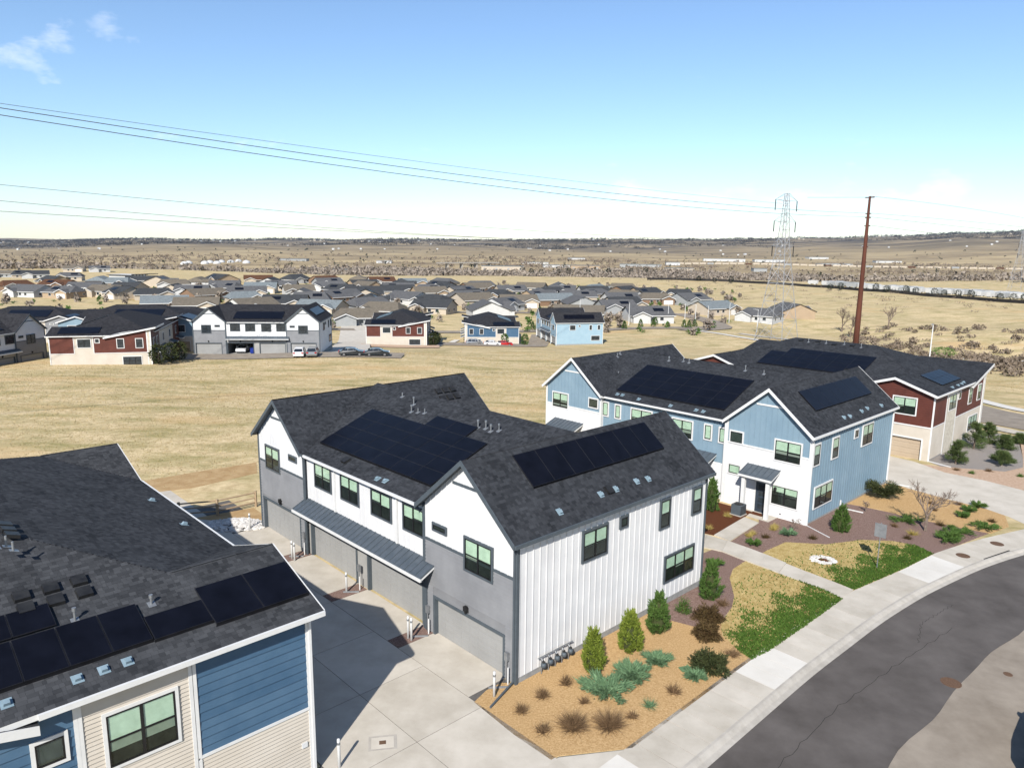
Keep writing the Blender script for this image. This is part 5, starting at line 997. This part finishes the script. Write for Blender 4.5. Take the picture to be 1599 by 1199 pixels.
for row, rc, _, i, x, y, wc in sorted(info, key=lambda q: (q[0], q[2])):
    k = cnt.get((row, rc), 0); cnt[row, rc] = k+1; rr = random.Random(i)
    ranch(x, y, R(rr.choice((8, 20, -12, 35, -38, 14, 52, 98))+rr.uniform(-5, 5)), rr.uniform(15, 19), rr.uniform(12, 15), rc, wc, '%s-roofed ranch house in the %s row, %s of that roof colour from the left' % (rc, rows[row], ordn(k)), i, row > 1)
cl = empty('clubhouse', (-259,505,tz(-259,505)), R(-20), label='large white clubhouse with dark roofs and a columned porch, far left', cat='building'); MB().box(-14, 6, -6, 6, -2, 5).build('wall', 'ranch_wall_white', cl); MB().prism([(-15,-7),(7,-7),(7,7),(-15,7)], lambda a, b: 6.4-.22*abs(b)+(.0), .3).build('roof', 'ranch_roof_dark', cl); MB().prism([(6,-6),(17,-6),(17,6),(6,6)], lambda a, b: 5.2+.12*a*.3, .4).build('porch_roof', 'ranch_roof_dark', cl)
for a in range(4): MB().box(8+a*2.7, 8.6+a*2.7, -5.4, -4.8, -2, 5.2).build('porch_column', 'white_trim', cl)
# ------------------------------------------------------------------ lamps, poles, tower, wires
mat('pole_rust', (.070,.020,.012), (.125,.042,.024), rough=.85, scale=.6, stretch=(1, 1, .2)); mat('wire', (.09,.092,.096), (.11,.112,.116), rough=.5, metal=.4); mat('tower_steel', (.42,.43,.45), (.55,.56,.58), rough=.5, metal=.5)
lamp0 = None
for i, (x, y) in enumerate([(60.8,288.3),(65.6,280.8),(68.2,275.1),(71,268),(87.1,296.5),(26.2,288.0),(43.2,273.7),(87.1,262),(76,133)]):
    if lamp0 is None:
        lamp0 = L0 = empty('street_lamp', (0, 0, 0), 0, cat='street lamp', group='pale street lamps'); MB().tube((0, 0, -.5), (0, 0, 8.2), .13, .08, 8).build('pole', 'white_trim', L0); MB().tube((0, 0, 8.1), (1.3, 0, 8.3), .06, .05, 6).build('arm', 'white_trim', L0); MB().box(1.1, 1.9, -.16, .16, 8.2, 8.36).build('lamp_head', 'galv', L0)
    else: L0 = copy_tree(lamp0)
    L0.location = (x, y, tz(x, y)); L0.rotation_euler = (0, 0, i*1.3); L0['label'] = 'pale street lamp, '+['leftmost of the row along the far street', 'second of the row along the far street', 'third of the row along the far street', 'fourth of the row along the far street', 'tallest looking one by the curve of the far street', 'single one left of the far street', 'one between the ranch houses', 'one nearest the lattice tower', 'one at the right behind the red townhouse'][i]
def lattice_tower(x, y, label, H_=44.5, rz=.7):
    root = empty('lattice_tower', (x, y, tz(x, y)-.3), rz, label=label, cat='tower', group='lattice transmission towers'); hw = lambda z: np.interp(z, [0, 29, H_], [4.7, 1.35, .45])
    zs = [0, 6.5, 12.5, 18, 22.8, 26.5, 29, 31.5, 34, 36.5, 39, 41.5, H_]
    for sx in (-1, 1):
        for sy in (-1, 1):
            l = MB()
            for a, b in zip(zs[:-1], zs[1:]): l.tube((sx*hw(a), sy*hw(a), a), (sx*hw(b), sy*hw(b), b), 0.10, .09, 4)
            l.build('leg', 'tower_steel', root)
    br = MB()
    for a, b in zip(zs[:-1], zs[1:]):
        p, q = hw(a), hw(b)
        for c, d in (((-1,-1),(1,-1)), ((1,-1),(1,1)), ((1,1),(-1,1)), ((-1,1),(-1,-1))):
            br.tube((c[0]*p, c[1]*p, a), (d[0]*q, d[1]*q, b), .045, .045, 3); br.tube((d[0]*p, d[1]*p, a), (c[0]*q, c[1]*q, b), .045, .045, 3); br.tube((c[0]*q, c[1]*q, b), (d[0]*q, d[1]*q, b), .045, .045, 3)
    stuff(br.build('lattice', 'tower_steel', root))
    for z in (29, 36.2, 42.4):
        for s in (-1, 1):
            c = MB(); p = hw(z); tip = (s*6.0, 0, z+.2)
            for sy in (-1, 1): c.tube((s*p, sy*p, z), tip, .07, .05, 4); c.tube((s*hw(z+2.2), sy*hw(z+2.2), z+2.2), tip, .06, .04, 4)
            c.build('crossarm', 'tower_steel', root); MB().tube(tip, (s*6.0, 0, z-2.9), .14, .14, 6).build('insulator', 'black_metal', root)
    return root
lattice_tower(81.6, 227, 'tall lattice transmission tower standing left of the rust-red pole', rz=R(40)); lattice_tower(352, 520, 'distant lattice transmission tower at the right edge', rz=R(40))
pb = tz(70.3, 150)
pole = empty('transmission_pole', (70.3,150,pb-.3), R(-50), label='tall rust-red tapered steel power pole behind the red townhouse', cat='power pole'); MB().lathe([(.62,0),(.55,8),(.40,20),(.22,28.4-pb)], 12).build('pole', 'pole_rust', pole, True); MB().box(-.9, .9, -.08, .08, 28.1-pb, 28.3-pb).build('top_arm', 'pole_rust', pole)
for z in (25.0, 24.2, 22.6, 18.5): MB().box(-.55, .55, -.1, .1, z-pb, z+.18-pb).build('bracket', 'pole_rust', pole)
wi = 0
for (px, py, t0, t1, c, nmw) in ((83.6,227,-265,-6,(30.92,-.00084,.0001),'highest wire running from the lattice tower to the upper left'), (83.6,227,-265,-6,(19.72,.00413,.00015),'upper of the three low wires left of the lattice tower'), (83.6,227,-265,-6,(19.9,.0333,.00024),'middle of the three low wires left of the lattice tower'), (83.6,227,-265,-6,(18.74,.0085,.00011),'lowest of the wires left of the lattice tower'),
    (70.3,150,-210,0,(24.84,.02279,.00028),'upper wire from the rust-red pole to the upper left'), (70.3,150,-210,0,(24.18,.02887,.00033),'lower wire from the rust-red pole to the upper left'), (70.3,150,-24,0,(27.9,.05,0),'short wire between the lattice tower and the pole top'), (70.3,150,0,150,(28.15,.0045,-.00017),'top wire running right from the rust-red pole'), (70.3,150,0,150,(24.9,.00276,-.00007),'second wire running right from the rust-red pole'), (70.3,150,0,150,(24.18,-.01413,0),'third wire running right from the rust-red pole'), (70.3,150,0,150,(22.58,-.03158,.00009),'lowest wire running right from the rust-red pole')):
    mb = MB(); ts = np.linspace(t0, t1, 26); P = [(px+math.cos(R(40.3))*t, py+math.sin(R(40.3))*t, c[0]+c[1]*t+c[2]*t*t) for t in ts]
    for a, b in zip(P[:-1], P[1:]): mb.tube(a, b, .035, .035, 4)
    tag(mb.build('power_line', 'wire'), nmw, 'power line', 'power lines across the sky')

# ------------------------------------------------------------------ trees, brush and buildings of the far valley
mat('brush_brown', (.16,.125,.095), (.29,.23,.175), rough=1, scale=.02, isl=.8, spec=.02); mat('brush_grey', (.21,.175,.145), (.36,.305,.25), rough=1, scale=.02, isl=.8, spec=.02); mat('far_evergreen', (.010,.018,.012), (.035,.048,.030), rough=1, scale=.05, isl=.7, spec=.02); mat('scrub_dark', (.022,.022,.024), (.060,.055,.050), rough=1, scale=.01, isl=.7, spec=.02)
mat('bright_bush', (.06,.13,.02), (.14,.24,.05), rough=.9, scale=1, isl=.7)
def clouds(name, X, Y, hgt, wid, m, label, cat='trees', per=16, zoff=0):
    """many small trees as clusters of leaf-sized or twig-sized faces"""
    n = len(X); Z = T(X, Y)+zoff; H_ = np.broadcast_to(hgt, (n,))*(.6+.7*RNG.random(n)); W_ = np.broadcast_to(wid, (n,))*(.7+.6*RNG.random(n)); i = np.repeat(np.arange(n), per); k = len(i)
    d = RNG.normal(size=(k, 3)); d = unit(d)*(RNG.random((k, 1))**.4); C = np.stack([X[i]+d[:, 0]*W_[i]*.5, Y[i]+d[:, 1]*W_[i]*.5, Z[i]+H_[i]*(.48+.46*d[:, 2])], -1)
    D = unit(RNG.normal(size=(k, 3))+np.array([0, 0, .6])); s = H_[i]*.42; V, Fc = blades(C-D*s[:, None]*.5, D, s, s*.75); return tag(npmesh(name, V, Fc, m), label, cat, kind='stuff')
def fan(n, r0, r1, a0=-.72, a1=.72, p=1.0): r = r0+(r1-r0)*RNG.random(n)**p; a = a0+(a1-a0)*RNG.random(n); return r*np.sin(a), r*np.cos(a)
X, Y = fan(5200, 860, 1350); k = (np.sin(X*.012+Y*.004)+np.sin(X*.005-Y*.01)+RNG.normal(size=len(X))*.6) > -.35; clouds('cottonwood_belt', X[k], Y[k], 8.5, 10, 'brush_grey', 'belt of bare grey cottonwoods along the valley creek', per=14)
X, Y = fan(3000, 1300, 2500); k = (np.sin(X*.006+1)+np.sin(Y*.012+X*.003)+RNG.normal(size=len(X))*.5) > .05; clouds('valley_trees', X[k], Y[k], 8, 13, 'brush_brown', 'brown bare trees scattered over the valley floor', per=12)
X, Y = fan(420, 1300, 3600); clouds('valley_evergreens', X, Y, 7, 8, 'far_evergreen', 'small dark evergreens dotted over the valley', per=12)
X, Y = fan(9500, 4300, 8200); k = (np.sin(X*.0016+.7)+np.sin(Y*.0021+X*.0011)+.5*np.sin(X*.005)+RNG.normal(size=len(X))*.4) > .0; clouds('hill_woods', X[k], Y[k], 15, 42, 'scrub_dark', 'dark pine woods on the far hills', per=9)
X, Y = fan(3500, 7400, 8600); clouds('ridge_trees', X, Y, 20, 34, 'scrub_dark', 'dark trees along the skyline ridge', per=9)
X, Y = fan(380, 150, 330, .42, .66); clouds('creek_brush', X, Y, 1.6, 3.2, 'brush_brown', 'brown brush in the creek bed at the right', 'brush', 40)
X, Y = fan(260, 420, 700, .1, .66); clouds('slope_brush', X, Y, 1.3, 6, 'brush_brown', 'low brown brush on the grassy slope behind the tower', 'brush', 20)
X, Y = fan(420, 240, 560, -.62, .3); clouds('yard_shrubs', X, Y, 2.0, 2.2, 'juniper_dark', 'small green shrubs and young trees among the ranch houses', 'shrubs', 30)
X, Y = fan(300, 240, 560, -.62, .3); clouds('yard_bare_trees', X, Y, 3.6, 2.6, 'brush_grey', 'small bare trees among the ranch houses', 'trees', 36)
def tree_cloud(name, x, y, h, w, m, label, group, cat='tree', per=420, cone=True):
    root = empty(name, (x, y, tz(x, y)), random.uniform(0, 6), label=label, cat=cat, group=group); t = RNG.random(per); ph = RNG.random(per)*6.283; rr = w/2*((1-t)**.7 if cone else np.sqrt(np.clip(1-(2*t-1)**2, .02, 1)))*(.5+.55*RNG.random(per))
    C = np.stack([rr*np.cos(ph), rr*np.sin(ph), h*(.1+.88*t)], -1); D = unit(np.stack([np.cos(ph), np.sin(ph), np.full(per, .4)], -1)+RNG.normal(size=(per, 3))*.5); V, Fc = blades(C, D, h*.13, h*.07); stuff(npmesh('crown', V, Fc, m, root)); MB().tube((0, 0, -.5), (0, 0, h*.6), h*.03, h*.015, 6).build('trunk', 'bark', root); return root
EV = [(13.7,1166),(28.6,1159),(43.6,1162),(72.8,1199),(87.4,1173),(117.7,1173),(149.9,1172),(185,1170),(208,1172),(219,1154),(159.8,640),(165.7,612),(176.8,604),(228.5,535),(236.3,536),(257,526),(258,513),(264.4,500),(268.9,496),(276,486),(277.8,478),(277.9,463),(281.6,456),(284.7,433),(289,428),(290.8,421)]
for i, (x, y) in enumerate(EV): tree_cloud('evergreen_tree', x, y, random.uniform(9, 14) if y > 1000 else random.uniform(4, 6), 8 if y > 1000 else 4.2, 'far_evergreen', 'dark evergreen %s, %s from the left' % ('beyond the golden field' if y > 1000 else 'along the dark wall before the trailer lot', ordn(i if i < 10 else i-10)), 'dark evergreens in the distance', per=260, cone=False)
YT = [(62.8,269.6),(64.3,268),(67.5,272.5),(6.7,245),(8.6,250.6),(39.6,260.6),(46.6,267.9),(51.6,269.6),(-2.1,196.8),(3.4,199.6),(42,293.5),(54.6,281)]
for i, (x, y) in enumerate(sorted(YT, key=lambda q: q[0]/q[1])): tree_cloud('young_tree', x, y, 3.4 if y < 210 else 3.0, 2.0, 'juniper_dark', 'small green tree near the far street, %s from the left' % ordn(i), 'young trees near the far street', per=380, cone=y > 210)
for i, (x, y, h) in enumerate(((130.8,292,11), (127,276,9), (146,286,10))): bare_tree('bare_tree', x, y, h*1.15, 'bare cottonwood in the creek bed, %s from the left' % ordn((1, 0, 2)[i]), depth=5, seed=20+i, r0=.32, group='bare cottonwoods by the creek')
tree_cloud('green_bush', 112, 190, 3.0, 6, 'bright_bush', 'bright green bush by the creek at the right', None, 'bush', 700, False)
for i in range(7): x, y = [(-19.9,184),(-20.2,188),(-20.0,192),(-21,196),(-58,119.5),(-57.3,122.5),(-57.5,126)][i]; tree_cloud('dark_shrub', x, y, 3.4, 2.6, 'dark_shrub', 'dark shrub beside the %s, %s of its row' % ('white path across the field' if i < 4 else 'left dark red townhouse', ordn(i if i < 4 else i-4)), 'dark shrubs by the far townhouses', 'shrub', 420, False)
def warehouse(x, y, L_, label, m='ranch_wall_white', d=30, h=8, rz=0):
    root = empty('warehouse', (x, y, tz(x, y)-1), rz, label=label, cat='building', group='pale low buildings in the valley'); MB().box(-L_/2, L_/2, -d/2, d/2, -3, h).build('wall', m, root); MB().prism([(-L_/2-.5,-d/2-.5),(L_/2+.5,-d/2-.5),(L_/2+.5,d/2+.5),(-L_/2-.5,d/2+.5)], lambda a, b: h+2-abs(b)*.12, .6).build('roof', 'ranch_roof_pale', root)
    for a in np.linspace(-L_/2+6, L_/2-6, max(2, int(L_/18))): MB().box(a-2, a+2, -d/2-.1, -d/2+.1, 0, 4).build('dock_door', 'ranch_wall_grey', root)
WH = [(56.3,1965,70,'white'),(96.8,1696,60,'white'),(200.8,2383,50,'white'),(297,1743,95,'grey'),(402.5,1888,34,'white'),(333.3,1500,56,'beige'),(623.4,2215,120,'white'),(769.3,2253,90,'white'),(1069.7,2638,70,'white'),(493.4,1497,26,'grey'),(-248.5,1083,24,'white'),(-169.5,1301,40,'tan'),(-318.4,1840,36,'white'),(-556.5,1898,66,'grey'),(-20,1420,80,'beige'),(150,1560,60,'tan'),(880,2050,90,'white'),(1200,2400,80,'white')]
for i, (x, y, l, m) in enumerate(sorted(WH, key=lambda q: q[0]/q[1])): warehouse(x, y, l, 'low %s building on the valley floor, %s from the left' % (m, ordn(i)), 'ranch_wall_'+m, random.uniform(18, 34), random.uniform(5, 8), random.uniform(-.2, .2))
d0 = MB().lathe([(8,-2),(8.2,1),(7.2,3.4),(5,5.2),(2.2,6.2),(.2,6.4)], 14).mesh('storage_dome', 'ranch_wall_white')
for i, (x, y) in enumerate(sorted([(-680,1542),(-690,1585),(-650,1571),(-663,1630),(-628,1581),(-676,1728),(-640,1690),(-650,1764),(-571,1596)], key=lambda q: q[0]/q[1])): o = link('storage_dome', d0); o.location = (x, y, tz(x, y)); tag(o, 'white dome in the valley at the far left, %s from the left' % ordn(i), 'dome', 'white domes in the valley')
tc0 = MB(); tc0.box(-8, 8, -1.5, 1.5, 1.1, 4.6); tc0.box(-6.5, -4, -1.2, 1.2, 0, 1.1); tc0.box(4, 6.5, -1.2, 1.2, 0, 1.1); TCM = [tc0.mesh('train_car', m) for m in ('ranch_wall_beige', 'ranch_wall_grey', 'ranch_roof_brown')]
for i in range(64): x = 420+i*18.2; y = 1960-i*5.0; o = link('train_car', TCM[0 if i % 5 else (1 if i % 2 else 2)]); o.location = (x, y, tz(x, y)+1.5); o.rotation_euler = (0, 0, math.atan2(-5, 18.2)); tag(o, 'freight car of the long train across the valley, %s from the left' % words(i+1), 'train car', 'freight cars of the long train')
rv = MB(); rv.box(-4, 4, -1.2, 1.2, .6, 3.3); rv.box(-3, -1.6, -1.25, 1.25, 0, .6); rv.box(1.6, 3, -1.25, 1.25, 0, .6); rvm = [rv.mesh('parked_trailer', m) for m in ('ranch_wall_white', 'ranch_wall_white', 'ranch_wall_grey')]
for i in range(150):
    s = (i+.5)/150; a = np.array([232.6+10, 600.0])*(1-s)+np.array([318, 452.0])*s; x, y = a[0]+random.uniform(0, 26)+2, a[1]+random.uniform(-4, 24); o = link('parked_trailer', rvm[i % 3]); o.location = (x, y, tz(x, y)); o.rotation_euler = (0, 0, random.choice((.6, .65, 2.2))); tag(o, 'white trailer in the storage lot at the far right, %s along the wall' % words(i+1), 'trailer', 'white trailers in the storage lot')
mb = MB(); P = resample([(121,672),(175,630),(223.6,588),(258,522),(284.4,409)], 30); 
for a, b in zip(P[:-1], P[1:]): za, zb_ = tz(*a), tz(*b); mb.add([(*a, za-1), (*b, zb_-1), (*b, zb_+1.9), (*a, za+1.9), (a[0]+.4, a[1]+.3, za-1), (b[0]+.4, b[1]+.3, zb_-1), (b[0]+.4, b[1]+.3, zb_+1.9), (a[0]+.4, a[1]+.3, za+1.9)], [(0, 1, 2, 3), (4, 7, 6, 5), (3, 2, 6, 7)])
tag(mb.build('boundary_wall', 'scrub_dark'), 'long dark boundary wall before the white trailer lot', 'wall')
ov = empty('overpass', (-90,1500,tz(-90,1500)), R(35), label='grey road overpass crossing the valley in the middle distance', cat='bridge'); MB().box(-70, 70, -7, 7, 9, 10.4).build('deck', 'concrete_curb', ov); MB().box(-70, 70, -7.3, -7, 10.4, 11.4).build('parapet', 'concrete_curb', ov)
for a in (-50, -17, 17, 50): MB().box(a-1, a+1, -5, 5, -3, 9).build('pier', 'concrete_curb', ov)
hm = [MB().box(-7, 7, -5, 5, -3, 5).add([(-7.5,-5.6,5),(7.5,-5.6,5),(7.5,0,8),(-7.5,0,8),(-7.5,5.6,5),(7.5,5.6,5)], [(0,1,2,3),(5,4,3,2),(1,5,2),(4,0,3)]).mesh('ridge_house', m) for m in ('ranch_wall_white', 'ranch_wall_beige', 'ranch_wall_grey')]
TINY = []
for i in range(130):
    a = random.uniform(-.64, .66); r = random.uniform(6900, 7900) if i % 3 else random.uniform(3300, 5200); x, y = r*math.sin(a), r*math.cos(a); o = link('ridge_house', hm[i % 3]); s = random.uniform(.9, 1.6) if r > 6000 else random.uniform(.5, .8); o.scale = (s, s, s); o.location = (x, y, tz(x, y)+.5); o.rotation_euler = (0, 0, random.uniform(-.6, .6)); TINY.append((x/y, o))
for i, (_, o) in enumerate(sorted(TINY, key=lambda q: q[0])): tag(o, 'tiny pale house on the far hills, %s from the left' % words(i+1), 'house', 'tiny houses on the far hills')

# ------------------------------------------------------------------ air
hz = MB().box(-9000, 9000, -1500, 9600, -60, 330).build('haze', 'glass'); hm_ = bpy.data.materials.new('haze_air'); hm_.use_nodes = True; t = hm_.node_tree; t.nodes.clear(); o = t.nodes.new('ShaderNodeOutputMaterial'); v = t.nodes.new('ShaderNodeVolumePrincipled'); v.inputs['Color'].default_value = (.80, .88, 1, 1); v.inputs['Density'].default_value = .000022; v.inputs['Anisotropy'].default_value = .2; t.links.new(v.outputs[0], o.inputs['Volume']); hz.data.materials.clear(); hz.data.materials.append(hm_); hz['kind'] = 'stuff'; hz['label'] = 'thin pale haze in the air over the valley'; hz['category'] = 'haze'
